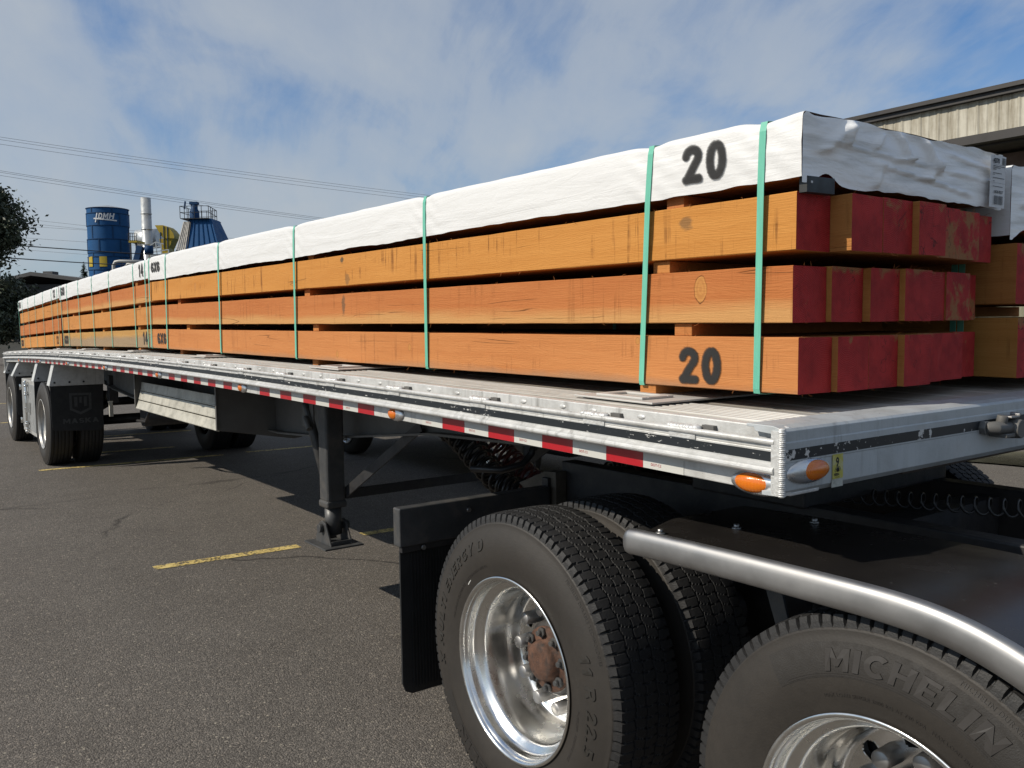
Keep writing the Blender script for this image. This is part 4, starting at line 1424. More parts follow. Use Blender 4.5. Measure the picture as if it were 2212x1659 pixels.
def rim_mesh():
    b = MB()
    prof = [(0.288, 0.022), (0.292, 0.010), (0.301, 0.0035), (0.3085, 0.001), (0.311, -0.0015), (0.309, -0.0045), (0.303, -0.0050), (0.298, -0.0015), (0.2945, 0.006), (0.2925, 0.016), (0.2900, 0.040), (0.2870, 0.052),
            (0.2800, 0.058), (0.2660, 0.064), (0.2600, 0.070), (0.2570, 0.080), (0.2550, 0.110), (0.2530, 0.150), (0.2500, 0.170), (0.2450, 0.178), (0.2420, 0.195), (0.2370, 0.212), (0.2300, 0.220), (0.222, 0.2225)]
    b.lathe(prof, 128)
    n = 240
    rs = [0.222+(0.100-0.222)*i/26 for i in range(27)]

    def hole(an, r):
        k = round(an/(2*math.pi/10)-0.5)+0.5
        a0 = k*2*math.pi/10
        return (r*math.cos(an-a0)-0.196)**2+(r*math.sin(an-a0))**2 < 0.0225**2
    b.lathe([(r, 0.2225-0.004*math.sin(math.pi*i/26)) for i, r in enumerate(rs)], n, skip=hole)
    # hole edges
    for k in range(10):
        a0 = (k+0.5)*2*math.pi/10
        cx, cz = 0.196*math.cos(a0), 0.196*math.sin(a0)
        ring = [(cx+0.0235*math.cos(2*math.pi*i/20), cz+0.0235*math.sin(2*math.pi*i/20)) for i in range(20)]
        b.add([(x, 0.219, z) for x, z in ring]+[(x, 0.242, z) for x, z in ring], [(i, (i+1) % 20, 20+(i+1) % 20, 20+i) for i in range(20)], 0, True)
    return b.mesh('rim', POLISH, fixn=True)


def drum_mesh():
    b = MB()
    b.lathe([(0.240, 0.268), (0.225, 0.255), (0.10, 0.255)], 48)
    return b.mesh('brake_drum', BLACK_STEEL)


def hub_mesh():
    b = MB(); HD = 0.062
    b.lathe([(0.130, 0.157), (0.128, 0.118), (0.120, 0.108), (0.112, 0.104)], 48, 0)
    b.lathe([(0.112, 0.104), (0.111, 0.094), (0.106, 0.091), (0.074, 0.090), (0.068, 0.072), (0.064, 0.060), (0.056, 0.055), (0.03, 0.053), (0.0005, 0.052)], 48, 1)
    for k in range(8):
        a = 2*math.pi*(k+0.3)/8
        c, s_ = 0.093*math.cos(a), 0.093*math.sin(a)
        b.tube([(c, 0.092, s_), (c, 0.078, s_)], 0.0175, 6, 2)
        b.tube([(c, 0.080, s_), (c, 0.064, s_)], 0.009, 8, 2)
    b.v = [(x, y+HD, z) for x, y, z in b.v]
    return b.mesh('hub', [BLACK_STEEL, RUST, LEG_STEEL])


RIM = rim_mesh(); DRUM = drum_mesh(); HUB = hub_mesh()
nb = MB(); nb.lathe([(0.0245, 0.160), (0.0235, 0.125), (0.0225, 0.095), (0.0195, 0.0925), (0.0005, 0.0920)], 24)
nb.v = [(x, y+0.062, z) for x, y, z in nb.v]
NUT = nb.mesh('lug_nut', BRUSHED)
vb = MB(); vb.tube([(0.225, 0.150, 0), (0.205, 0.125, 0), (0.185, 0.118, 0)], 0.0045, 8); vb.tube([(0.188, 0.119, 0), (0.178, 0.116, 0)], 0.0065, 8)
vb.v = [(x, y+0.062, z) for x, y, z in vb.v]
VALVE = vb.mesh('valve_stem', LEG_STEEL)


RIM_S = RIM.copy(); RIM_S.materials[0] = simple('dull_wheel_aluminium', (0.55, 0.54, 0.51), 0.42, 0.6, 0.1, 14, (0.36, 0.34, 0.31), 9, 0.5)


def wheel(parent, x, y, z=0.505, flip=False, tyre=TY_LUG, rot=0.0, full=True, label=None):
    p = part_empty('wheel', parent, (x, y, z), (0, 0, R(180) if flip else 0))
    if label: p['label'] = label
    inst('tyre', tyre, p)
    inst('rim', RIM if tyre is TY_LUG else RIM_S, p, rot=(0, rot, 0))
    inst('brake_drum', DRUM, p)
    if full:
        inst('hub', HUB, p, rot=(0, rot, 0))
        for k in range(10):
            a = 2*math.pi*k/10+rot
            inst('lug_nut', NUT, p, (0.1675*math.cos(a), 0, -0.1675*math.sin(a)))
        inst('valve_stem', VALVE, p, rot=(0, R(62), 0))
    return p


from mathutils.geometry import tessellate_polygon


def strip(pts, wd):
    """Thick polyline as quads."""
    n = len(pts); L_, R_ = [], []
    for i, (x, y) in enumerate(pts):
        a = pts[max(0, i-1)]; c = pts[min(n-1, i+1)]
        d = Vector((c[0]-a[0], c[1]-a[1])).normalized(); m = Vector((-d.y, d.x))
        k = 1.0
        if 0 < i < n-1:
            d1 = Vector((x-a[0], y-a[1])).normalized(); k = 1/max(0.5, abs(Vector((-d1.y, d1.x)).dot(m)))
        L_.append((x+m.x*wd/2*k, y+m.y*wd/2*k)); R_.append((x-m.x*wd/2*k, y-m.y*wd/2*k))
    return L_+R_, [(i, i+1, n+i+1, n+i) for i in range(n-1)]


def outline(pts):
    return list(pts), [tuple(f) for f in tessellate_polygon([[Vector((x, y, 0)) for x, y in pts]])]


W_ = 0.22
BOLD = {
    'M': (0.92, [outline([(0, 0), (0, 1), (0.24, 1), (0.46, 0.52), (0.68, 1), (0.92, 1), (0.92, 0), (0.71, 0), (0.71, 0.60), (0.53, 0.20), (0.39, 0.20), (0.21, 0.60), (0.21, 0)])]),
    'I': (0.23, [outline([(0, 0), (0, 1), (0.23, 1), (0.23, 0)])]),
    'C': (0.76, [strip(arc(0.45, 0.5, 0.34, 0.39, 50, 310, 22), W_)]),
    'H': (0.76, [outline([(0, 0), (0, 1), (W_, 1), (W_, 0.61), (0.54, 0.61), (0.54, 1), (0.76, 1), (0.76, 0), (0.54, 0), (0.54, 0.40), (W_, 0.40), (W_, 0)])]),
    'E': (0.62, [outline([(0, 0), (0, 1), (0.60, 1), (0.60, 0.81), (W_, 0.81), (W_, 0.60), (0.55, 0.60), (0.55, 0.41), (W_, 0.41), (W_, 0.19), (0.62, 0.19), (0.62, 0)])]),
    'L': (0.58, [outline([(0, 0), (0, 1), (W_, 1), (W_, 0.19), (0.58, 0.19), (0.58, 0)])]),
    'N': (0.80, [outline([(0, 0), (0, 1), (0.23, 1), (0.59, 0.40), (0.59, 1), (0.80, 1), (0.80, 0), (0.57, 0), (0.21, 0.60), (0.21, 0)])]),
    'X': (0.80, [outline([(0, 0), (0.28, 0.5), (0, 1), (0.25, 1), (0.40, 0.70), (0.55, 1), (0.80, 1), (0.52, 0.5), (0.80, 0), (0.55, 0), (0.40, 0.30), (0.25, 0)])]),
    'U': (0.74, [strip([(0.11, 1), (0.11, 0.42)]+arc(0.37, 0.36, 0.26, 0.25, 190, 350, 10)+[(0.63, 0.42), (0.63, 1)], W_)]),
    'T': (0.68, [outline([(0.23, 0), (0.23, 0.80), (0, 0.80), (0, 1), (0.68, 1), (0.68, 0.80), (0.45, 0.80), (0.45, 0)])]),
    'R': (0.74, [outline([(0, 0), (0, 1), (0.21, 1), (0.21, 0)]), strip([(0.211, 0.91)]+arc(0.42, 0.70, 0.20, 0.21, 90, -90, 10)+[(0.211, 0.49)], 0.18), outline([(0.33, 0.395), (0.55, 0.395), (0.74, 0), (0.49, 0)])]),
    'G': (0.80, [strip(arc(0.45, 0.5, 0.34, 0.39, 50, 335, 22), W_), outline([(0.43, 0.55), (0.66, 0.55), (0.66, 0.39), (0.43, 0.39)])]),
    'Y': (0.78, [outline([(0.28, 0), (0.28, 0.42), (0, 1), (0.25, 1), (0.39, 0.65), (0.53, 1), (0.78, 1), (0.50, 0.42), (0.50, 0)])]),
    'D': (0.76, [outline([(0, 0), (0, 1), (0.21, 1), (0.21, 0)]), strip([(0.211, 0.90)]+arc(0.34, 0.5, 0.32, 0.40, 90, -90, 14)+[(0.211, 0.10)], 0.20)]),
    'A': (0.84, [outline([(0, 0), (0.30, 1), (0.54, 1), (0.84, 0), (0.61, 0), (0.555, 0.20), (0.285, 0.20), (0.23, 0)])]),
    'S': (0.66, [strip(arc(0.33, 0.70, 0.22, 0.20, 20, 250, 10)+arc(0.33, 0.30, 0.23, 0.20, 80, -160, 10), 0.19)]),
    'K': (0.80, [outline([(0, 0), (0, 1), (W_, 1), (W_, 0.62), (0.52, 1), (0.80, 1), (0.43, 0.55), (0.82, 0), (0.55, 0), (0.28, 0.39), (W_, 0.33), (W_, 0)])]),
    '1': (0.46, [outline([(0.20, 0), (0.20, 0.74), (0.02, 0.66), (0.02, 0.84), (0.24, 1), (0.42, 1), (0.42, 0)])]),
    '2': (0.66, [strip(arc(0.33, 0.70, 0.22, 0.20, 170, -30, 12)+[(0.16, 0.20)], 0.20), outline([(0.04, 0), (0.04, 0.16), (0.16, 0.185), (0.62, 0.185), (0.62, 0)])]),
    '5': (0.66, [outline([(0.08, 1), (0.58, 1), (0.58, 0.82), (0.26, 0.82), (0.26, 0.62), (0.08, 0.55)]), strip([(0.20, 0.56)]+arc(0.34, 0.32, 0.22, 0.22, 100, -150, 12), 0.19)]),
    '.': (0.24, [outline([(0, 0), (0, 0.2), (0.22, 0.2), (0.22, 0)])]),
}


def bold_text(txt, size, gap=0.16, shear=0.0):
    vs = []; fs = []; x = 0.0
    for ch in txt:
        if ch == ' ':
            x += 0.45; continue
        wd, parts = BOLD[ch]
        for pv, pf in parts:
            o = len(vs)
            vs += [Vector(((x+a+shear*b_)*size, b_*size, 0)) for a, b_ in pv]
            fs += [tuple(o+i for i in f) for f in pf]
        x += wd+gap
    return vs, fs


def tyre_text(p, txt, r0, size, a_start, mat, raise_=0.0016, offset=0.0, spacing=1.0, shear=0.0, wscale=1.0, bold=False):
    """Raised lettering that runs clockwise round the sidewall, starting at angle a_start (degrees)."""
    vs, fs = bold_text(txt, size, spacing, shear) if bold else text_mesh(txt, size, offset, 0.0, shear, spacing)
    rm = r0+size*(0.5 if bold else 0.36)
    top = [];
    for v in vs:
        an = R(a_start)-v.x*wscale/rm
        r = r0+v.y
        top.append((r*math.cos(an), interp(SIDE, r)-raise_, r*math.sin(an)))
    # side walls of the raised letters
    cnt = {}
    for f in fs:
        for i in range(len(f)):
            e = (f[i], f[(i+1) % len(f)])
            k = tuple(sorted(e)); cnt.setdefault(k, []).append(e)
    edges = [v[0] for v in cnt.values() if len(v) == 1]
    n = len(top)
    allv = top+[(x, y+raise_+0.0006, z) for x, y, z in top]
    b = MB()
    b.add(allv, list(fs)+[(a, c, n+c, n+a) for a, c in edges])
    return b.build('lettering', mat, p, fixn=False)


def tyre_band(p, r0, r1, a0, a1, mat, name='sidewall_band', lift=0.0007):
    b = MB(); n = 60
    b.grid(lambda u, v: ((r0+(r1-r0)*v)*math.cos(R(a0+(a1-a0)*u)), interp(SIDE, r0+(r1-r0)*v)-lift, (r0+(r1-r0)*v)*math.sin(R(a0+(a1-a0)*u))), n, 6)
    return b.build(name, mat, p, fixn=False)


# trailer axles
for x in (-10.80, -13.87):
    wheel(TR, x, -0.298, 0.505, False, TY_RIB, rot=R(11))
    wheel(TR, x, 0.040, 0.505, False, TY_RIB, full=False)
    wheel(TR, x, YF-0.010, 0.505, True, TY_RIB)
    wheel(TR, x, YF-0.348, 0.505, True, TY_RIB, full=False)
    b = MB(); b.tube([(x, -0.12, 0.505), (x, YF-0.18, 0.505)], 0.064, 16)
    for yb in (0.42, 1.56):
        b.bar((x+0.55, yb, 0.80), (x-0.35, yb, 0.62), 0.08, 0.05)
        b.tube([(x-0.33, yb, 0.66), (x-0.33, yb, 0.86)], 0.11, 18)
        b.box(x+0.48, x+0.62, yb-0.05, yb+0.05, 0.76, 1.10)
    b.build('axle', BLACK_STEEL, TR)
b = MB(); b.tube([(-9.35, 0.55, 0.66), (-9.35, 1.45, 0.66)], 0.13, 20); b.tube([(-8.6, 0.45, 0.78), (-9.0, 0.5, 0.62), (-9.4, 0.5, 0.6)], 0.016, 8)
b.build('air_tank', BLACK_STEEL, TR)
b = MB(); b.box(-9.52, -9.48, 0.222, 0.262, 0.66, 0.80); b.prism([(0.205, 0.84), (0.262, 0.84), (0.242, 0.76), (0.225, 0.76)], -9.475, -9.47); b.build('hanger_post', RAWALU, TR, 0.004)


# hanger plates and mudflaps in front of / behind each trailer wheel
def hanger(x, flap_low, lit=True, logo=False, flap=True, ylow=-0.289, xo=0.0):
    z = camz(x)
    b = MB()
    b.prism([(-0.225, 1.252+z), (ylow, 1.008), (0.31, 1.008), (0.31, 1.252+z)], x-0.004, x+0.004)
    b.prism([(-0.228, 1.252+z), (-0.222, 1.252+z), (ylow+0.003, 1.008), (ylow-0.003, 1.008)], x-0.19, x+0.004)
    b.box(x-0.045, x+0.004, ylow, 0.31, 1.004, 1.008)
    for q in (-0.235, -0.075, 0.08):
        b.tube([(x+0.004, q, 1.045), (x+0.013, q, 1.045)], 0.013, 6, 1)
    hp = b.build('flap_hanger', [ALU_W, BLACK_STEEL], TR, 0.0015)
    b = MB()
    lo = flap_low
    b.prism([(-0.284, 1.006), (-0.279, lo+0.05), (-0.265, lo+0.012), (-0.24, lo), (0.24, lo-0.03), (0.27, lo), (0.285, lo+0.05), (0.30, 1.006)], x-0.012, x-0.005)
    fl = b.build('mudflap', FLAP, TR, 0.002)
    if logo:
        b = MB(); xx = x-0.0042
        out = [(-0.084, 0.911), (0.160, 0.907), (0.158, 0.708), (0.035, 0.648), (-0.081, 0.711)]
        cx, cz = 0.037, 0.79
        inn = [(-0.057, 0.884), (0.132, 0.881), (0.130, 0.726), (0.035, 0.680), (-0.055, 0.729)]
        b.add([(xx, y, zq) for y, zq in out+inn], [(i, (i+1) % 5, 5+(i+1) % 5, 5+i) for i in range(5)])
        for (y0, y1, z0, z1, dz) in ((-0.030, 0.004, 0.745, 0.862, -0.006), (0.025, 0.053, 0.790, 0.862, 0.0), (0.075, 0.108, 0.748, 0.864, 0.006)):
            b.add([(xx, y0, z1), (xx, y1, z1), (xx, y1, z0+dz*0.5), (xx, y0, z0-dz*0.5)], [(0, 1, 2, 3)])
        vs, fs = bold_text('MASKA', 0.060, 0.14)
        wmax = max(v.x for v in vs)
        b.add([(xx, -0.160+v.x/wmax*0.392, 0.546+v.y) for v in vs], fs)
        b.build('emblem', EMBLEM, fl, fixn=False)


hanger(-10.16, 0.47, logo=True)
hanger(-13.20, 0.42, ylow=-0.325)
hanger(-11.42, 0.16)
hanger(-14.42, 0.20)
# aluminium tool box between the wheels
tbx = part_empty('tool_box', TR, (0, 0, 0))
b = MB(); b.box(-12.76, -11.52, -0.262, 0.22, 0.262, 0.995); b.build('box_body', ALU, tbx, 0.004)
b = MB(); b.box(-12.73, -11.55, -0.270, -0.2625, 0.315, 0.945); b.build('box_door', simple('tool_box_door', (0.36, 0.37, 0.37), 0.5, 0.3, 0.12, 8, (0.2, 0.2, 0.19), 6, 0.5), tbx, 0.003)
b = MB()
b.tube([(-12.10, -0.30, 0.27), (-12.10, -0.30, 0.99)], 0.016, 12)
for zq, r in ((0.30, 0.03), (0.335, 0.024), (0.40, 0.028), (0.425, 0.024), (0.80, 0.028), (0.83, 0.024), (0.92, 0.026), (0.965, 0.03)):
    b.tube([(-12.10, -0.30, zq-0.012), (-12.10, -0.30, zq+0.012)], r, 12)
b.box(-12.10, -11.98, -0.325, -0.305, 0.60, 0.63); b.box(-12.02, -11.95, -0.320, -0.271, 0.565, 0.70)
b.build('latch_rod', POLISH, tbx, 0.002)
for zq in (0.40, 0.87):
    b = MB(); b.box(-12.80, -12.70, -0.282, -0.2705, zq-0.03, zq+0.03); b.tube([(-12.765, -0.284, zq-0.04), (-12.765, -0.284, zq+0.04)], 0.012, 8); b.build('hinge', POLISH, tbx, 0.002)
b = MB(); b.box(XR-0.02, XR+0.02, YT+0.02, YF, 1.10, 1.404); b.box(XR-0.01, XR+0.05, 0.2, 1.8, 0.50, 0.60); b.box(XR, XR+0.04, 0.4, 0.46, 0.55, 1.15); b.box(XR, XR+0.04, 1.5, 1.56, 0.55, 1.15)
tb(b, 'rear_bumper', ALU)


# ------------------------------------------------------------------ tractor
TK = thing('truck_tractor', 'black rear end of a truck tractor coupled under the front of the flatbed', 'truck', (0, 0, 0))
YC = 0.99
yo = -0.298
wr = wheel(TK, -0.894, yo, rot=R(4), label='outer rear drive wheel with a rusty hub')
wf = wheel(TK, 0.43, yo, rot=R(20))
for x in (-0.894, 0.43):
    wheel(TK, x, 0.045, full=False, rot=R(9))
    wheel(TK, x, 2*YC-yo, flip=True)
    wheel(TK, x, 2*YC-0.045, flip=True, full=False)
    b = MB(); b.tube([(x, -0.1, 0.505), (x, 2.08, 0.505)], 0.085, 18); b.ell((x, YC, 0.54), 0.23, 0.2, 0.22, 20, 12)
    b.build('drive_axle', BLACK_STEEL, TK)
tyre_text(wr, 'X MULTI ENERGY D', 0.404, 0.040, 194, LETTER_E, 0.0032, 0, 0.20, 0.10, 1.22, True)
tyre_text(wr, '11 R 22.5', 0.398, 0.040, 24, LETTER_E, 0.0032, 0, 0.20, 0.10, 1.30, True)
tyre_band(wr, 0.398, 0.468, 207, 292, LETTER_D)
tyre_text(wr, 'MICHELIN', 0.408, 0.050, 282, LETTER, 0.0032, 0, 0.18, 0.12, 1.40, True)
tyre_text(wr, 'MICHELIN DURABLE TECHNOLOGIES', 0.466, 0.014, 52, LETTER, 0.0012, 0.0, 1.2)
tyre_text(wr, 'MAX LOAD SINGLE 2800 KG   MAX LOAD DUAL 2575 KG', 0.345, 0.012, 165, LETTER, 0.0010, 0.0, 1.1)
tyre_text(wr, 'TUBELESS   REGROOVABLE', 0.350, 0.014, -2, LETTER, 0.0010, 0.0, 1.1)
tyre_band(wf, 0.388, 0.462, 128, 33, LETTER_D)
tyre_text(wf, 'MICHELIN', 0.4015, 0.048, 108, LETTER, 0.0032, 0, 0.17, 0.12, 1.34, True)
for r0 in (0.391, 0.396):
    b = MB()
    b.grid(lambda u, v: ((r0+0.0022*v)*math.cos(R(124-88*u)), interp(SIDE, r0)-0.0015, (r0+0.0022*v)*math.sin(R(124-88*u))), 60, 1)
    b.build('sidewall_line', LETTER, wf, fixn=False)
tyre_text(wf, 'MICHELIN DURABLE TECHNOLOGIES', 0.468, 0.014, 70, LETTER, 0.0012, 0.0, 1.2)
tyre_text(wf, 'MAX LOAD SINGLE 2800 KG AT 720 KPA   MAX LOAD DUAL 2575 KG', 0.345, 0.012, 112, LETTER, 0.0010, 0.0, 1.1)
CHALK = simple('white_crayon', (0.62, 0.62, 0.60), 0.8, 0, 0.1, 60)
b = MB(); b.grid(lambda u, v: ((0.335+0.0035*v+0.004*u)*math.cos(R(136-4.5*u)), interp(SIDE, 0.336)-0.0010, (0.335+0.0035*v+0.004*u)*math.sin(R(136-4.5*u))), 8, 1)
b.build('crayon_mark', CHALK, wr, fixn=False)
# frame
for ya, yb in ((0.555, 0.635), (1.345, 1.425)):
    b = MB(); b.box(-1.66, 3.2, ya, yb, 0.80, 1.03); b.build('frame_rail', BLACK_STEEL, TK, 0.006)
b = MB(); b.box(-1.70, -1.655, 0.47, 1.51, 0.74, 0.96); b.build('end_member', BLACK_STEEL, TK, 0.004)
DARKBR = simple('dusty_frame_cap', (0.10, 0.085, 0.065), 0.75, 0.0, 0.3, 14)
b = MB(); b.prism([(-1.90, 0.905), (-1.70, 0.985), (-1.62, 0.99), (-1.62, 0.80), (-1.70, 0.80)], 0.488, 0.552, axis='y'); b.build('frame_gusset', DARKBR, TK, 0.004)
b = MB(); b.box(-1.05, -0.25, 0.60, 1.38, 1.12, 1.212); b.box(-0.85, -0.35, 0.53, 1.45, 1.02, 1.12); b.build('fifth_wheel', BLACK_STEEL, TK, 0.01)
for x in (-0.2, 0.9, 1.9):
    b = MB(); b.box(x, x+0.1, 0.637, 1.343, 0.85, 1.0)
    b.build('frame_crossmember', BLACK_STEEL, TK)
# mudflap bars and flaps
for s in (0, 1):
    my = (lambda y: y) if s == 0 else (lambda y: 2*YC-y)
    b = MB(); ys = sorted((my(-0.296), my(0.472)))
    b.box(-1.695, -1.640, ys[0], ys[1], 0.768, 0.925)
    b.build('flap_bar', LEG_STEEL, TK, 0.006, seg=3)
    b = MB()
    ys = sorted((my(-0.282), my(0.46)))
    b.box(-1.676, -1.650, ys[0], ys[1], 0.742, 0.7675); b.build('flap_clamp', BLACK_STEEL, TK, 0.002)
    b = MB()
    poly = [(my(-0.283), 0.742), (my(-0.283), 0.20), (my(-0.270), 0.165), (my(-0.240), 0.150), (my(0.40), 0.150), (my(0.44), 0.742)]
    b.prism(poly, -1.675, -1.665)
    for q in range(44):
        yq = -0.235+0.0145*q
        b.box(-1.665, -1.661, min(my(yq), my(yq+0.006)), max(my(yq), my(yq+0.006)), 0.175, 0.735)
    b.build('mudflap', FLAP, TK)
b = MB(); b.tube([(-1.640, -0.19, 0.755), (-1.632, -0.19, 0.755)], 0.010, 6); b.tube([(-1.640, 0.03, 0.88), (-1.628, 0.03, 0.88)], 0.010, 6); b.build('bolt', BRUSHED, TK)


# fenders
def make_fender():
    m, t, b = newmat('black_fender_plastic')
    oc = objc(t)
    n = noi(t, vmul(t, oc, (18, 90, 90)), 1.0, 5, 0.7)
    n2 = noi(t, vmul(t, oc, (60, 160, 160)), 1.0, 2, 0.5)
    n3 = noi(t, oc, 3.5, 5, 0.6)
    c = mixc(t, ramp(t, n3, [(0.3, (0, 0, 0)), (0.75, (0.8,)*3)]), (0.014, 0.013, 0.013), (0.030, 0.026, 0.023))
    c = mixc(t, ramp(t, n, [(0.66, (0, 0, 0)), (0.76, (0.5,)*3)]), c, (0.09, 0.085, 0.08))
    c = mixc(t, ramp(t, n2, [(0.75, (0, 0, 0)), (0.80, (0.8,)*3)]), c, (0.25, 0.24, 0.22))
    setb(t, b, Base_Color=c, Roughness=ramp(t, n3, [(0.3, (0.16,)*3), (0.7, (0.34,)*3)]))
    bump(t, b, n, 0.06, 0.002)
    return m


FEND = make_fender()
fprof = [(-0.40, 1.060), (-0.25, 1.066), (0.0, 1.071), (0.30, 1.074), (0.45, 1.073), (0.56, 1.064), (0.66, 1.041), (0.76, 1.000), (0.86, 0.935), (0.94, 0.855), (1.00, 0.755), (1.03, 0.64)]


def fz(s):
    k = s*(len(fprof)-1); i = min(int(k), len(fprof)-2); f = k-i
    p0 = fprof[max(i-1, 0)]; p1 = fprof[i]; p2 = fprof[i+1]; p3 = fprof[min(i+2, len(fprof)-1)]
    return [0.5*((2*p1[q])+(-p0[q]+p2[q])*f+(2*p0[q]-5*p1[q]+4*p2[q]-p3[q])*f*f+(-p0[q]+3*p1[q]-3*p2[q]+p3[q])*f**3) for q in (0, 1)]


for s in (0, 1):
    my = (lambda y: y) if s == 0 else (lambda y: 2*YC-y)
    fe = part_empty('fender', TK)
    b = MB()

    def sheet(u, v, dz=0.0):
        x, z = fz(u)
        y = -0.300+0.585*v
        if u < 0.12: x += (0.09*(1-min(1, v/0.42)))*(1-u/0.12)
        return (x, my(y), z+dz+0.010*math.sin(math.pi*v)*0.4)
    b.grid(lambda u, v: sheet(u, v), 60, 14)
    b.grid(lambda u, v: sheet(u, v, -0.006), 60, 14)
    b.grid(lambda u, v: sheet(u, 1, -0.006*v), 60, 1)
    b.grid(lambda u, v: sheet(0, u, -0.006*v), 14, 1)
    b.build('sheet', FEND, fe)
    b = MB()
    pts = []
    for i in range(61):
        x, z = fz(i/60)
        if i == 0: x += 0.075
        pts.append((x+0.0, my(-0.306), z-0.008))
    pts[0] = (-0.305, my(-0.306), 1.054)
    pts = [p for p in pts if p[0] >= -0.306]
    path = [(-0.330, my(-0.303), 1.0535), (-0.327, my(-0.304), 1.0535), (-0.318, my(-0.305), 1.0535)]+pts
    szs = [0.15, 0.62, 0.88]+[1.0]*len(pts)
    ns_ = 28; vs = []; fs = []
    for i, p in enumerate(path):
        a, c = Vector(path[max(0, i-1)]), Vector(path[min(len(path)-1, i+1)])
        t = (c-a).normalized(); nn = Vector((-t.z, 0, t.x))
        if nn.z < 0: nn = -nn
        for k in range(ns_):
            an = 2*math.pi*k/ns_
            ca, sa = math.cos(an), math.sin(an)
            sq = lambda q, e: math.copysign(abs(q)**e, q)
            vs.append(Vector(p)+Vector((0, 1, 0))*0.021*szs[i]*sq(ca, 0.8)+nn*0.0355*szs[i]*sq(sa, 0.72))
    for i in range(len(path)-1):
        for k in range(ns_):
            l = (k+1) % ns_
            fs.append((i*ns_+k, i*ns_+l, (i+1)*ns_+l, (i+1)*ns_+k))
    fs.append(tuple(range(ns_)))
    b.add(vs, fs, 0, True)
    b.build('edge_trim', BRUSHED, fe)
    for (x, y) in ((-0.28, -0.22), (-0.18, -0.02), (-0.08, 0.2), (0.55, 0.18)):
        b = MB(); zt = interp(fprof, x)+0.005
        b.tube([(x, my(y), zt-0.002), (x, my(y), zt+0.0025)], 0.013, 16); b.tube([(x, my(y), zt), (x, my(y), zt+0.0115)], 0.0078, 6)
        b.build('bolt', BRUSHED, fe)
    b = MB(); b.bar((-0.02, my(0.5), 0.93), (0.02, my(-0.25), 1.035), 0.04, 0.04); b.prism([(-0.03, 0.80), (0.02, 0.78), (-0.06, 1.045), (-0.12, 1.045)], my(-0.02)-0.004, my(-0.02)+0.004, axis='y'); b.build('fender_arm', LEG_STEEL, fe)


def helix(path, rad, pitch, wire, n=10, ph=0.0):
    """Coiled line along a polyline path."""
    pts = [Vector(p) for p in path]
    cum = [0]
    for a, c in zip(pts, pts[1:]): cum.append(cum[-1]+(c-a).length)
    L = cum[-1]; turns = L/pitch; m = int(turns*14)
    out = []
    for i in range(m+1):
        d = L*i/m
        k = max(q for q in range(len(cum)) if cum[q] <= d+1e-9); k = min(k, len(pts)-2)
        f = (d-cum[k])/(cum[k+1]-cum[k])
        c = pts[k].lerp(pts[k+1], f)
        t = (pts[k+1]-pts[k]).normalized()
        a = Vector((0, 0, 1)).cross(t).normalized(); bb = t.cross(a)
        an = 2*math.pi*turns*i/m+ph
        rj = rad*(1+0.14*noise.noise((d*9, ph, 0)))
        out.append(c+(a*math.cos(an)+bb*math.sin(an))*rj)
    b = MB(); b.tube(out, wire, n)
    return b


def sm(pts, n=6):
    out = []
    P = [Vector(p) for p in pts]
    for i in range(len(P)-1):
        p0, p1, p2, p3 = P[max(i-1, 0)], P[i], P[i+1], P[min(i+2, len(P)-1)]
        for k in range(n):
            f = k/n
            out.append(0.5*(2*p1+(p2-p0)*f+(2*p0-5*p1+4*p2-p3)*f*f+(3*p1-p0-3*p2+p3)*f**3))
    out.append(P[-1])
    return out


helix(sm([(-0.75, 0.92, 0.985), (-0.2, 0.90, 1.030), (0.4, 0.86, 1.085), (1.1, 0.80, 1.17)]), 0.027, 0.046, 0.0042).build('coiled_cable', HOSE, TK)
helix(sm([(-3.05, 0.78, 1.08), (-2.75, 0.80, 0.93), (-2.50, 0.80, 0.80), (-2.30, 0.84, 0.74), (-2.0, 0.92, 0.80), (-1.72, 1.0, 0.92)]), 0.075, 0.060, 0.0095).build('air_hose', HOSE, TK)
helix(sm([(-2.95, 0.92, 1.10), (-2.70, 0.93, 0.95), (-2.42, 0.92, 0.82), (-2.15, 0.92, 0.75), (-1.85, 0.98, 0.84), (-1.6, 1.05, 0.98)]), 0.070, 0.058, 0.0095, ph=2).build('air_hose', HOSE_RED, TK)
helix(sm([(-2.85, 0.70, 1.08), (-2.62, 0.72, 0.92), (-2.36, 0.76, 0.78), (-2.12, 0.82, 0.72), (-1.9, 0.9, 0.78)]), 0.062, 0.055, 0.0085, ph=4).build('air_hose', HOSE, TK)


# ------------------------------------------------------------------ background
def ground_pt(px, py):
    v = _d + _r2*((px-1106)/FPX) - _u2*((py-829.5)/FPX)
    return CAM + v*(-CAM.z/v.z)


def gz(px, dist):
    """Ground point below image column px at a distance along the view axis."""
    p = far_point(px, 700, dist)
    return Vector((p.x, p.y, 0))


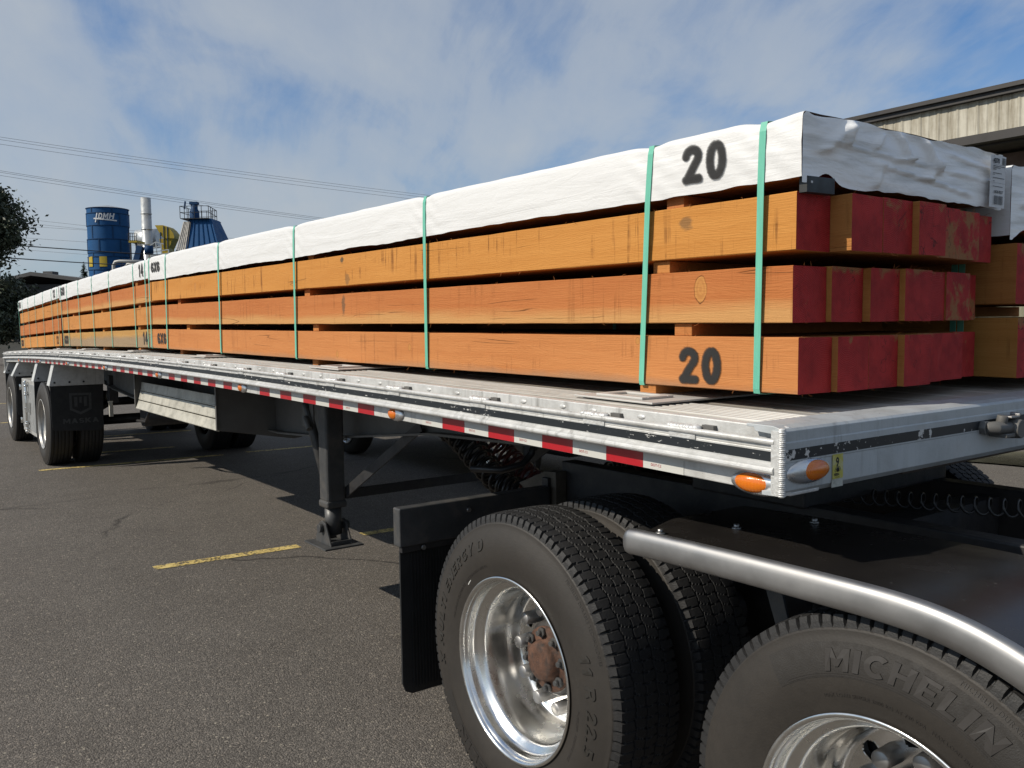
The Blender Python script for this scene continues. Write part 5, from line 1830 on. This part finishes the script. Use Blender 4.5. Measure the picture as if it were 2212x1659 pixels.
FWD = Vector((math.cos(YAW), math.sin(YAW), 0))       # horizontal view direction
RGT = Vector((FWD.y, -FWD.x, 0))
ROTZ = math.atan2(RGT.y, RGT.x)                        # local x = right, local y = away
BLUE = simple('blue_paint', (0.010, 0.085, 0.235), 0.6, 0.0, 0.10, 0.8, (0.008, 0.055, 0.15), 0.7, 0.5, spec=0.2)
BLUE_D = simple('dark_blue_paint', (0.008, 0.050, 0.135), 0.6, 0.0, 0.2, 1, spec=0.2)
YELLOW = simple('yellow_paint', (0.52, 0.37, 0.022), 0.5, 0.0, 0.12, 1, (0.3, 0.22, 0.03), 0.8, 0.5)
GALV = simple('galvanised_steel', (0.58, 0.60, 0.60), 0.4, 0.55, 0.1, 1.2, (0.4, 0.4, 0.4), 1.0, 0.4)
LOUV = simple('grey_louvre', (0.30, 0.29, 0.27), 0.6, 0.1, 0.15, 1.5)
CREAM = simple('cream_pipe', (0.50, 0.50, 0.47), 0.5, 0.1, 0.1, 1)
WHITEP = simple('white_lettering', (0.75, 0.76, 0.76), 0.6)
DSTEEL = simple('dark_steel', (0.03, 0.033, 0.036), 0.6, 0.2, 0.2, 1)


def bg(px, dist, name, label, cat, group=None):
    p = gz(px, dist)
    return thing(name, label, cat, p, ROTZ, group)


def loc(px, py, px0, dist, dy=0.0):
    """Local (x, z) of an image point for a background thing based at column px0 and distance dist."""
    q = far_point(px, py, dist+dy)-gz(px0, dist)
    return q.dot(RGT), q.z


# blue silo with the white logo
D = 75.0; C0 = 243
silo = bg(C0, D, 'storage_silo', 'blue round silo with a white DMH logo and two yellow panels', 'silo')
rad = (loc(285, 500, C0, D)[0]-loc(201.5, 500, C0, D)[0])/2
zs = [0] + [loc(243, y, C0, D)[1] for y in (585, 557.5, 549, 520.5, 492, 466, 455)]
for i, (za, zb) in enumerate(zip(zs, zs[1:])):
    b = MB(); r = rad*(1.0 if i % 2 else 0.992)
    b.lathe([(r, za+0.02), (r, zb-0.02)], 48, 0, axis='z')
    b.lathe([(r, zb-0.05), (r+0.05, zb-0.03), (r+0.05, zb+0.02), (r, zb+0.03)], 48, 1, axis='z', smooth=False)
    n = 6
    for k in range(n):
        a = 2*math.pi*(k+(0.45 if i % 2 else 0.1))/n
        b.obox((r*math.cos(a), r*math.sin(a), (za+zb)/2), (math.cos(a), math.sin(a), 0), (-math.sin(a), math.cos(a), 0), (0, 0, 1), 0.03, 0.05, (zb-za)/2-0.03, 1)
    b.build('shell_band', [BLUE, BLUE_D], silo)
b = MB(); b.lathe([(rad+0.06, zs[-1]+0.02), (rad*0.5, zs[-1]+0.22), (0.15, zs[-1]+0.35), (0.001, zs[-1]+0.36)], 48, axis='z'); b.build('roof', GALV, silo)
for (xa, xb) in ((211, 222.5), (239, 254)):
    b = MB()
    x0, z1 = loc(xa, 558, C0, D); x1, z0 = loc(xb, 579, C0, D)
    n = 6
    pts = []
    for i in range(n+1):
        x = x0+(x1-x0)*i/n; pts.append((x, -math.sqrt(max(0.01, rad*rad-x*x))-0.06))
    b.add([(x, y, z0) for x, y in pts]+[(x, y, z1) for x, y in pts]+[(x, y+0.1, z0) for x, y in pts]+[(x, y+0.1, z1) for x, y in pts],
          [(i, i+1, n+2+i, n+1+i) for i in range(n)]+[(n+1+i, n+2+i, 3*(n+1)+i+1, 3*(n+1)+i) for i in range(n)]+[(0, n+1, 3*(n+1), 2*(n+1)), (n, 2*n+1, 4*n+3, 3*n+2)])
    b.build('wall_panel', YELLOW, silo)
b = MB()
vs, fs = bold_text('DMH', 0.62, 0.16, 0.22)
wm = max(v.x for v in vs); x0, z0 = loc(238.5, 479.5, C0, D); x1 = loc(269, 479, C0, D)[0]
hm = max(v.y for v in vs); zt = loc(250, 467, C0, D)[1]
on = lambda x, z: (x, -math.sqrt(max(0.01, rad*rad-x*x))-0.035, z)
b.add([on(x0+v.x/wm*(x1-x0), z0+v.y/hm*(zt-z0)) for v in vs], fs)
for (p0, p1, wd) in (((228.5, 478.5), (271.5, 482), 0.055), ((236.5, 467), (232.5, 486.5), 0.045)):
    a, c = loc(*p0, C0, D), loc(*p1, C0, D)
    dx, dz = c[0]-a[0], c[1]-a[1]; l = math.hypot(dx, dz); nx, nz = -dz/l*wd, dx/l*wd
    q = []
    for i in range(9):
        x, z = a[0]+dx*i/8, a[1]+dz*i/8
        q += [on(x-nx, z-nz), on(x+nx, z+nz)]
    b.add(q, [(2*i, 2*i+1, 2*i+3, 2*i+2) for i in range(8)])
b.build('logo', WHITEP, silo, fixn=False)
# exhaust stack
D = 82.0; C0 = 325.5
stk_ = bg(C0, D, 'exhaust_stack', 'tall shiny metal exhaust stack right of the blue silo', 'chimney')
zt = loc(C0, 430, C0, D)[1]; r = 10.5/FPX*D
b = MB(); b.lathe([(r*0.9, zt-0.4), (r*0.9, zt), (r, zt), (r, 0)], 28, axis='z'); b.build('flue', GALV, stk_)
for y in (464, 497, 530):
    z = loc(C0, y, C0, D)[1]; b = MB(); b.lathe([(r, z-0.05), (r+0.05, z-0.03), (r+0.05, z+0.03), (r, z+0.05)], 28, axis='z'); b.build('flange', GALV, stk_)
# yellow hood on a chute
D = 80.0; C0 = 361
hood = bg(C0, D, 'dust_hood', 'yellow curved sheet metal hood beside the exhaust stack', 'hood')
P = [loc(x, y, C0, D) for x, y in ((340, 488), (357.5, 488), (366, 491), (373, 497), (379, 505), (381, 512), (381, 516), (358, 516), (352, 509), (346, 498))]
b = MB(); b.prism(P, 0.0, 1.6, axis='y'); b.build('scoop', YELLOW, hood)
P2 = [loc(x, y, C0, D) for x, y in ((348, 517), (379, 514), (368, 537), (369, 700), (352, 700), (351, 536))]
b = MB(); b.prism(P2, 0.1, 1.4, axis='y'); b.build('chute', YELLOW, hood)
for x, ya, yb in ((352, 503, 536), (359, 490, 537), (367, 492, 537)):
    a = loc(x, ya, C0, D); c = loc(x, yb, C0, D); b = MB(); b.bar((a[0], -0.02, a[1]), (c[0], -0.02, c[1]), 0.06, 0.06); b.build('rib', BLUE_D, hood)
# blue filter house
D = 78.0; C0 = 424
fh = bg(C0, D, 'filter_house', 'blue tapered filter house with grey louvres and a railed platform on top', 'filter house')
L = lambda x, y, dy=0.0: loc(x, y, C0, D, dy)
dep = 4.4; dt = 1.0
tl, tr_, bl, br = L(414, 474, dt), L(461, 475, dt), L(400, 534), L(478, 527)
b = MB()
zt, zb = tl[1], bl[1]-0.3
b.add([(bl[0], 0, zb), (br[0], 0, zb), (br[0], dep, zb), (bl[0], dep, zb), (tl[0], dt, zt), (tr_[0], dt, zt), (tr_[0], dep-dt, zt), (tl[0], dep-dt, zt)],
      [(0, 1, 5, 4), (1, 2, 6, 5), (2, 3, 7, 6), (4, 5, 6, 7), (3, 0, 4, 7)])
b.box(bl[0]-0.6, br[0], 0.02, dep, 0, zb-0.002)
b.build('hopper', BLUE, fh)
for i in range(6):
    f = (i+0.5)/6; p0 = Vector((bl[0]+(br[0]-bl[0])*f, -0.05, zb)); p1 = Vector((tl[0]+(tr_[0]-tl[0])*f, dt-0.05, zt))
    b = MB(); b.bar(p0, p1, 0.05, 0.05); b.build('rib', BLUE, fh)
for i in range(5):      # slanted louvres on the left flank
    f = 0.10+0.20*i
    p0 = Vector((bl[0]-0.75+f*0.95, -0.15, zb-0.35)); p1 = Vector((tl[0]-0.42+f*0.55, dt-0.25, zt-0.30))
    b = MB(); b.bar(p0, p1, 0.13, 0.05); b.build('louvre', LOUV, fh)
    b = MB(); b.bar(p0+Vector((0.16, 0.03, 0)), p1+Vector((0.10, 0.03, 0)), 0.14, 0.04); b.build('louvre', DSTEEL, fh)
b = MB()
a, c = L(395, 480, 0.6), L(456, 470, 0.6)
pts = [(a[0], 0.6, zt), (c[0], 0.6, zt), (c[0]-0.4, dep-0.4, zt), (a[0]+0.3, dep-0.4, zt)]
for k in range(4):
    p, q = Vector(pts[k]), Vector(pts[(k+1) % 4])
    for h in (0.5, 1.05):
        b.bar(p+Vector((0, 0, h)), q+Vector((0, 0, h)), 0.045, 0.045)
    for i in range(4):
        m = p.lerp(q, i/4); b.bar(m, m+Vector((0, 0, 1.07)), 0.045, 0.045)
b.box(pts[0][0], pts[1][0]-0.02, 0.6, dep-0.4, zt-0.06, zt-0.005)
b.build('railing', DSTEEL, fh)
b = MB(); m = L(426, 465, 2.2)
b.lathe([(0.42, zt), (0.42, zt+0.75), (0.30, zt+1.0), (0.3, zt+1.35), (0.001, zt+1.35)], 16, c=(m[0], dep/2, 0), axis='z')
b.box(m[0]-0.35, m[0]+0.35, dep/2-0.3, dep/2+0.3, zt+1.38, zt+1.62); b.bar((m[0]-0.9, dep/2, zt+1.0), (m[0]-0.8, dep/2, zt+1.7), 0.12, 0.12)
b.build('fan_motor', BLUE_D, fh)
# duct, platform, conveyor and pipes between the silo and the filter house
D = 86.0; C0 = 317
du = bg(C0, D, 'air_duct', 'fat grey duct crossing behind the exhaust stack', 'duct')
a, c = loc(303, 519, C0, D), loc(349, 516, C0, D)
b = MB(); b.tube([(a[0], 0, a[1]), (c[0], 0, c[1])], 0.95, 24); b.tube([(a[0]+0.4, 0, a[1]-0.6), (a[0]+0.4, 0, 0)], 0.5, 16); tag(du, du['label'], 'duct'); b.build('tube', GALV, du)
D = 74.0; C0 = 294
pf = bg(C0, D, 'service_platform', 'small yellow edged service platform attached beside the silo', 'platform')
a, c = loc(286, 523, C0, D), loc(303, 507, C0, D)
b = MB(); b.box(a[0], c[0], -0.3, 1.4, a[1]-0.10, a[1]+0.08); b.build('floor', YELLOW, pf)
for h in (0.35, 0.65):
    b = MB(); b.box(a[0], c[0], -0.32, -0.28, a[1]+h, a[1]+h+0.04); b.build('rail', DSTEEL, pf)
for k in range(5):
    x = a[0]+(c[0]-a[0])*k/4; b = MB(); b.box(x-0.02, x+0.02, -0.32, -0.28, a[1], a[1]+0.68); b.build('post', DSTEEL, pf)
for x in (a[0]+0.1, c[0]-0.1):
    b = MB(); b.box(x-0.05, x+0.05, -0.2, -0.1, 0, a[1]-0.1); b.build('leg', DSTEEL, pf)
D = 66.0; C0 = 305
cvr_ = bg(C0, D, 'conveyor_leg', 'dark blue inclined conveyor casing in front of the exhaust stack', 'conveyor')
a, c, e = loc(298, 571, C0, D), loc(309, 533, C0, D), loc(318, 552, C0, D)
b = MB(); b.bar((a[0], 0, a[1]), (c[0], 0, c[1]), 0.5, 0.42); b.build('casing', BLUE_D, cvr_)
b = MB(); b.bar((c[0], 0, c[1]), (e[0]+0.1, 0, e[1]-3.5), 0.2, 0.18); b.bar((a[0], 0, a[1]), (a[0]-0.2, 0, 0), 0.3, 0.3); b.build('support', DSTEEL, cvr_)
b = MB(); e2 = loc(326, 540, C0, D); b.tube([(e2[0], 0, e2[1]-0.3), (e2[0], 0, e2[1]+0.28)], 0.32, 14); b.build('drive_head', BLUE_D, cvr_)
D = 70.0; C0 = 342
wp = bg(C0, D, 'walkway_frame', 'pale railed walkway and ladder frame between the hood and stack', 'walkway')
b = MB()
for (p, q) in (((328, 532), (341, 524)), ((341, 524), (358, 528)), ((331, 546), (368, 540)), ((328, 532), (331, 560)), ((341, 524), (344, 560)), ((352, 527), (354, 560)), ((368, 540), (369, 560)), ((336, 536), (352, 533)), ((331, 553), (368, 548))):
    a, c = loc(*p, C0, D), loc(*q, C0, D); b.bar((a[0], 0, a[1]), (c[0], 0, c[1]), 0.07, 0.07)
b.build('handrail', GALV, wp)
b = MB(); a, c = loc(331, 549, C0, D), loc(368, 545, C0, D); b.box(a[0], c[0], 0, 1.5, a[1]-0.2, a[1]-0.05)
for x in (a[0]+0.1, c[0]-0.1): b.box(x-0.06, x+0.06, 0.6, 0.7, 0, a[1]-0.2)
b.build('deck_floor', DSTEEL, wp)
D = 62.0; C0 = 250
for k, (pp, lab_) in enumerate(((((249, 640), (249, 574), (253, 566.5), (262, 565), (316, 566)), 'pale curved pipe rising in front of the silo'), (((276, 640), (276, 576), (280, 571), (290, 570.5), (318, 571)), 'second pale pipe right of the curved pipe by the silo'))):
    pip = bg(C0, D+k, 'steam_pipe', lab_, 'pipe', 'pale pipes by the silo')
    pts = [loc(x, y, C0, D+k) for x, y in pp]; pts[0] = (pts[0][0], 0.0)
    b = MB(); b.tube([(x, 0, z) for x, z in pts], 0.115, 12); b.build('pipe_run', CREAM, pip)


# foliage
def make_leaf(name, dark, light):
    m, t, b = newmat(name)
    rnd = nd(t, 'ShaderNodeNewGeometry').outputs['Random Per Island']
    setb(t, b, Base_Color=ramp(t, rnd, [(0.0, dark), (1.0, light)]), Roughness=0.6)
    b.inputs['Transmission Weight'].default_value = 0.0
    b.inputs['Subsurface Weight'].default_value = 0.0
    return m


LEAF = make_leaf('dark_leaves', (0.024, 0.036, 0.020), (0.078, 0.098, 0.052))
NEED = make_leaf('conifer_needles', (0.012, 0.026, 0.016), (0.040, 0.060, 0.034))
BARK = simple('bark', (0.05, 0.04, 0.03), 0.9, 0, 0.3, 4)


def leaf_tree(pos, h, rw, label, seed, n=9000, cz=0.58, leaf=0.16):
    root = thing('leafy_tree', label, 'tree', pos)
    rr = random.Random(seed)
    b = MB()
    b.tube([(0, 0, 0), (0.1, 0, h*0.25), (0.05, 0.1, h*0.6), (0, 0, h*0.92)], [0.32, 0.25, 0.14, 0.03], 10)
    tips = []
    for k in range(60):
        z = h*rr.uniform(0.10, 0.93); a = rr.uniform(0, 6.28)
        q = (z/h-0.14)/0.86
        l = rw*(math.sin(math.pi*min(1, 0.22+0.72*q))**0.7)*rr.uniform(0.65, 1.05)
        zc = min(z+l*0.38, h*0.985); p1 = Vector((math.cos(a)*l*0.5, math.sin(a)*l*0.5, min(z+l*0.22, h*0.97))); p2 = Vector((math.cos(a)*l, math.sin(a)*l, zc))
        b.tube([(0, 0, z), p1, p2], [0.09, 0.05, 0.015], 6)
        tips += [(Vector((0, 0, min(z+0.3, h*0.96))), 0.5), (p1, l*0.30), (p2, l*0.26), ((p1+p2)/2, l*0.30)]
    b.build('trunk', BARK, root)
    b = MB()
    vs = []; fs = []
    for i in range(n):
        c, s = rr.choice(tips)
        d = Vector((rr.gauss(0, 1), rr.gauss(0, 1), rr.gauss(0, 0.8)))*s*rr.choice((0.4, 0.6, 0.78))
        p = c+d
        u = Vector((rr.uniform(-1, 1), rr.uniform(-1, 1), rr.uniform(-1, 1))).normalized(); v = u.cross(Vector((rr.uniform(-1, 1), rr.uniform(-1, 1), rr.uniform(-1, 1)))).normalized()
        sz = leaf*rr.uniform(0.6, 1.3)
        o = len(vs)
        vs += [p-u*sz, p+v*sz*0.45, p+u*sz, p-v*sz*0.45]; fs.append((o, o+1, o+2, o+3))
    b.add(vs, fs); b.build('crown', LEAF, root, fixn=False)
    return root


pos = gz(-33, 44); top = far_point(-5, 388, 44).z
leaf_tree(pos, top*1.03, 2.25, 'dark leafy tree at the left edge in front of the shed', 11, 36000, leaf=0.12)
# small conifer
pos = gz(187, 96); hz_ = far_point(187, 566, 96).z
con = thing('conifer_tree', 'small dark conifer standing beyond the shed left of the silo', 'tree', pos)
b = MB(); b.tube([(0, 0, 0), (0, 0, hz_)], [0.22, 0.02], 8); b.build('trunk', BARK, con)
rr = random.Random(4); vs = []; fs = []
for i in range(2600):
    z = hz_*(1-rr.random()**0.6*0.75); q = 1-z/hz_
    l = (0.10+q*2.9)*rr.uniform(0.2, 1.0)*(0.75+0.25*math.sin(z*7)); a = rr.uniform(0, 6.28)
    p = Vector((math.cos(a)*l, math.sin(a)*l, z-l*0.28+rr.uniform(-0.1, 0.1)))
    u = Vector((math.cos(a), math.sin(a), rr.uniform(-0.5, 0.25))).normalized()*rr.uniform(0.12, 0.26); v = Vector((-math.sin(a), math.cos(a), rr.uniform(-0.5, 0.5)))*0.08
    o = len(vs); vs += [p-u, p+v, p+u, p-v]; fs.append((o, o+1, o+2, o+3))
b = MB(); b.add(vs, fs); b.build('crown', NEED, con, fixn=False)

# open shed with stacked pallets
D = 72.0; C0 = 90
shed = bg(C0, D, 'storage_shed', 'long dark open shed with a low gable roof behind the leafy tree', 'shed')
SHD = simple('dark_shed_cladding', (0.035, 0.035, 0.034), 0.8, 0, 0.2, 1)
SHR = simple('grey_shed_roof', (0.11, 0.11, 0.108), 0.7, 0.1, 0.12, 1)
L = lambda x, y: loc(x, y, C0, D)
xl, zl = L(-120, 640); xr, zr = L(215, 606); xp, zp = L(84, 589)
b = MB(); b.prism([(xl, zl), (xp, zp), (xr, zr), (xr, zr-0.25), (xp, zp-0.3), (xl, zl-0.25)], -1.0, 16, axis='y'); b.build('roof', SHR, shed)
b = MB(); b.prism([(xl+0.4, 0), (xr-0.4, 0), (xr-0.4, zr-0.26), (xp, zp-0.31), (xl+0.4, zl-0.26)], 15.6, 15.9, axis='y'); b.build('wall', SHD, shed)
b = MB(); b.box(xr-0.6, xr-0.3, 0, 15.5, 0, zr-0.27); b.build('wall', SHD, shed)
b = MB(); b.box(xl+0.3, xl+0.6, 0, 15.5, 0, zl-0.27); b.build('wall', SHD, shed)
b = MB(); b.box(xl+0.5, xr-0.5, -0.3, 0.0, zr-1.2, zr-0.28); b.build('header_beam', SHD, shed)
for i in range(5):
    x = xl+0.8+(xr-xl-1.6)*i/4; b = MB(); b.box(x-0.12, x+0.12, -0.25, 0.0, 0, zr-1.2); b.build('post', SHD, shed)
for x_, z_ in ((136, 625), (139, 625.5)):
    pass
b = MB(); q = L(79, 587); b.box(q[0]-0.4, q[0]+0.4, 2, 3, zp-0.05, zp+0.22); b.build('ridge_vent', SHR, shed)
PAL = simple('old_pallet_wood', (0.16, 0.135, 0.105), 0.85, 0, 0.25, 3)
pm = MB()
for k in range(3): pm.box(-0.6, 0.6, -0.5+0.45*k, -0.4+0.45*k, 0.02, 0.11)
for k in range(6): pm.box(-0.6+0.21*k, -0.45+0.21*k, -0.5, 0.5, 0.112, 0.132)
for k in range(3): pm.box(-0.6+0.525*k, -0.45+0.525*k, -0.5, 0.5, 0.0, 0.019)
pme = pm.mesh('pallet', PAL)
for si, (px, dd, cnt, lab_, sx_) in enumerate(((77, 66, 27, 'old wooden pallet in the tall stack in front of the open shed', 1.0), (17, 62, 15, 'old wooden pallet in the stack nearest the leafy tree trunk', 0.8), (40, 64, 13, 'old wooden pallet in the low stack between the other stacks', 0.9))):
    base = gz(px, dd); rr = random.Random(si)
    for k in range(cnt):
        o = inst('pallet', pme, None, base+Vector((rr.uniform(-0.04, 0.04), rr.uniform(-0.04, 0.04), k*0.145)), (0, 0, ROTZ+R(rr.uniform(-3, 3))))
        tag(o, lab_, 'pallet', 'pallets in the '+('tall stack', 'stack by the trunk', 'low stack')[si])
# grass bank at the yard edge; shed's shadow put into its dark colour
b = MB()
BANK = simple('shade_toned_bank', (0.030, 0.030, 0.024), 0.95, 0, 0.35, 1.2, (0.05, 0.045, 0.03), 0.8, 0.6)
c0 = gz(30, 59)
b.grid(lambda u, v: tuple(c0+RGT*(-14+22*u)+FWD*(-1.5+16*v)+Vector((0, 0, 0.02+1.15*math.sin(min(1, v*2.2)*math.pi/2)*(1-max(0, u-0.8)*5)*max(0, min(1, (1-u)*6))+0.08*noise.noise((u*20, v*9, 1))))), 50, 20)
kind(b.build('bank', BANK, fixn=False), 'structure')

# power lines
WIRE = simple('power_line_wire', (0.16, 0.165, 0.17), 0.6)
WIRE_B = simple('black_cable', (0.03, 0.03, 0.032), 0.6)
ky = lambda b_: 270+0.2441*b_


def wire(pa, da, pb, db, r, mat, label, ext0=0.25, ext1=0.25, sag=0.0, group='power lines across the sky'):
    a, c = far_point(*pa, da), far_point(*pb, db)
    d = c-a
    a2 = a-d*ext0; c2 = c+d*ext1
    pts = []
    for i in range(13):
        t = i/12; p = a2.lerp(c2, t); p.z -= sag*4*t*(1-t); pts.append(p)
    b = MB(); b.tube([p-a2 for p in pts], r, 5, caps=False)
    o = b.build('power_line', mat); o.location = a2
    tag(o, label, 'power line', group)


for k, (ya, yb, lab_) in enumerate(((92, 390, 'highest thin wire of the six sloping above the silo'), (115, 412, 'second thin wire from the top of the sky'), (155, 445, 'third thin wire from the top, lowest of the upper trio'), (388, 705, 'upper thin wire of the lower trio above the stack'), (402, 718, 'middle thin wire of the lower trio above the stack'), (430, 738, 'lower thin wire of the lower trio above the stack'))):
    wire((0, ky(ya)), 105, (540, ky(yb)), 120, 0.020, WIRE, lab_, 0.3, 1.5 if k < 3 else 1.1, 0.5)
for (xa, ya, xb, yb, lab_) in ((60, 820, 480, 1015, ''),):
    pass
for ya, yb, lab_ in ((800, 1025, 'faint distant wire passing behind the top of the silo'), (835, 1050, 'second faint distant wire behind the silo logo'), (872, 1000, 'third faint distant wire behind the silo'), (975, 1110, 'fourth faint wire crossing behind the middle of the silo'), (1080, 1230, 'lowest faint wire crossing behind the silo')):
    wire((0, ky(ya)), 150, (540, ky(yb)), 150, 0.022, WIRE, lab_, 0.2, 0.3, 0.3)
wire((0, ky(1045)), 46, (361, ky(1142)), 58, 0.030, WIRE_B, 'upper thick black cable in front of the silo', 0.3, 0.6, 0.1)
wire((0, ky(1163)), 46, (268, ky(1226)), 58, 0.030, WIRE_B, 'lower thick black cable in front of the silo', 0.3, 0.9, 0.1)


# warehouse on the right
def make_siding(name, light, dark, sc=1.0):
    m, t, b = newmat(name)
    oc = objc(t)
    n1 = noi(t, vmul(t, oc, (2.6*sc, 2.6, 0.16)), 2.0, 7, 0.72, 0.2)
    n2 = noi(t, vmul(t, oc, (7*sc, 7, 0.6)), 2.0, 5, 0.7)
    n3 = noi(t, oc, 5, 6, 0.7)
    f = mth(t, 'ADD', mth(t, 'MULTIPLY', n1, 0.6), mth(t, 'ADD', mth(t, 'MULTIPLY', n2, 0.3), mth(t, 'MULTIPLY', n3, 0.15)))
    c = ramp(t, f, [(0.42, dark), (0.50, tuple((a+e)/2 for a, e in zip(light, dark))), (0.58, light)])
    setb(t, b, Base_Color=c, Roughness=0.6)
    return m


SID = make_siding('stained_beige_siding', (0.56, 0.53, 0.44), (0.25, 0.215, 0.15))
SID2 = make_siding('beige_green_siding', (0.30, 0.29, 0.20), (0.12, 0.115, 0.075))  # darker, greener tone for the recessed wall
TRIM = simple('dark_brown_trim', (0.028, 0.024, 0.022), 0.5, 0.1, 0.15, 2)
BEAM = simple('weathered_beam', (0.13, 0.085, 0.065), 0.8, 0, 0.35, 3, (0.22, 0.17, 0.14), 4, 0.5)
yw = 12.0
wh = thing('warehouse', 'beige metal warehouse with stained siding and dark trim behind the lumber at right', 'building', (-6, yw, 0))
o = lambda b_, n_, m_, bv=0.0: b_.build(n_, m_, wh, bv)
xs0, xs1 = -16.0, 9.0
zt = bp_top = 5.10
b = MB(); b.box(xs0, xs1, -0.10, 0.12, 5.00, 5.13); b.box(xs0, xs1, -0.16, -0.101, 5.075, 5.14); o(b, 'roof_trim', TRIM)
b = MB(); b.box(xs0, xs1, -0.12, 0.10, 4.33, 4.47); b.box(xs0, xs1, -0.16, -0.121, 4.33, 4.36); o(b, 'fascia_trim', TRIM)


def rib_panel(wd, z0, z1, pitch=0.30):
    b = MB(); prof = []
    n = max(1, int(round(wd/pitch))); d = wd/n
    for k in range(n):
        x = k*d
        prof += [(x, 0.0), (x+d*0.36, 0.0), (x+d*0.42, 0.010), (x+d*0.48, 0.0), (x+d*0.80, 0), (x+d*0.87, -0.013), (x+d*0.93, -0.013)]
    prof.append((wd-0.003, 0.0))
    m = len(prof)
    b.add([(x, y, z0) for x, y in prof]+[(x, y, z1) for x, y in prof], [(i, i+1, m+i+1, m+i) for i in range(m-1)])
    return b.mesh('siding_panel', SID)


pmesh = rib_panel(0.92, 4.472, 4.998)
x = xs0
while x < xs1-0.9:
    inst('siding_panel', pmesh, wh, (x, 0, 0)); x += 0.92
b = MB(); b.box(xs0, xs1, 0.05, 1.9, 4.30, 4.328); o(b, 'soffit', TRIM)
b = MB(); b.box(xs0, xs1, 0.75, 0.95, 4.02, 4.26); o(b, 'timber_beam', BEAM)
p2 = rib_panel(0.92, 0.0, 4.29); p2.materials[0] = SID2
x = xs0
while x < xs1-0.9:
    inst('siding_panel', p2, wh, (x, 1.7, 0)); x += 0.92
b = MB(); b.prism([(-0.09, 5.13), (14.0, 6.2), (14.0, 6.05), (-0.09, 5.0)], xs0, xs1); b.box(xs0, xs0+0.1, 1.8, 14, 0, 5.0); b.box(xs0, xs1, 13.9, 14.0, 0, 6.0); o(b, 'roof', TRIM)

# dark pickup parked on the far side of the trailer
pk = thing('parked_pickup', 'dark pickup parked beyond the trailer, only its chrome wheel and sill showing', 'pickup', (-7.35, 3.95, 0))
CARP = simple('dark_car_paint', (0.012, 0.013, 0.016), 0.25, 0.0, 0.1, 2)
GLASS = simple('dark_glass', (0.01, 0.012, 0.014), 0.08, 0, 0.05, 2)
b = MB(); b.prism([(-2.9, 0.45), (2.75, 0.45), (2.85, 0.62), (2.8, 0.98), (2.6, 1.06), (1.35, 1.14), (-2.85, 1.14), (-2.95, 0.7)], -0.92, 0.92, axis='y'); b.build('body', CARP, pk, 0.05, seg=3)
b = MB(); b.prism([(-0.75, 1.143), (1.30, 1.143), (0.62, 1.80), (-0.60, 1.82)], -0.80, 0.80, axis='y'); b.build('cab', GLASS, pk, 0.06, seg=3)
tb2 = MB(); tb2.lathe([(0.24, 0.02), (0.30, -0.01), (0.37, 0.0), (0.395, 0.04), (0.395, 0.20), (0.36, 0.24), (0.22, 0.24)], 48); TYC = tb2.mesh('tyre', RUBBER)
rb2 = MB(); rb2.lathe([(0.262, -0.004), (0.252, -0.012), (0.236, -0.004), (0.228, 0.05), (0.20, 0.09)], 48)
for k in range(7):
    a = 2*math.pi*k/7; rb2.bar((0.05*math.cos(a), 0.02, 0.05*math.sin(a)), (0.235*math.cos(a), 0.012, 0.235*math.sin(a)), 0.022, 0.05)
rb2.lathe([(0.08, 0.03), (0.075, 0.0), (0.05, -0.006), (0.001, -0.006)], 24)
RMC = rb2.mesh('rim', POLISH)
for x in (-1.75, 1.75):
    for s in (-1, 1):
        q = part_empty('wheel', pk, (x, 0.96*s, 0.395), (0, 0, 0 if s < 0 else R(180))); inst('tyre', TYC, q); inst('rim', RMC, q)
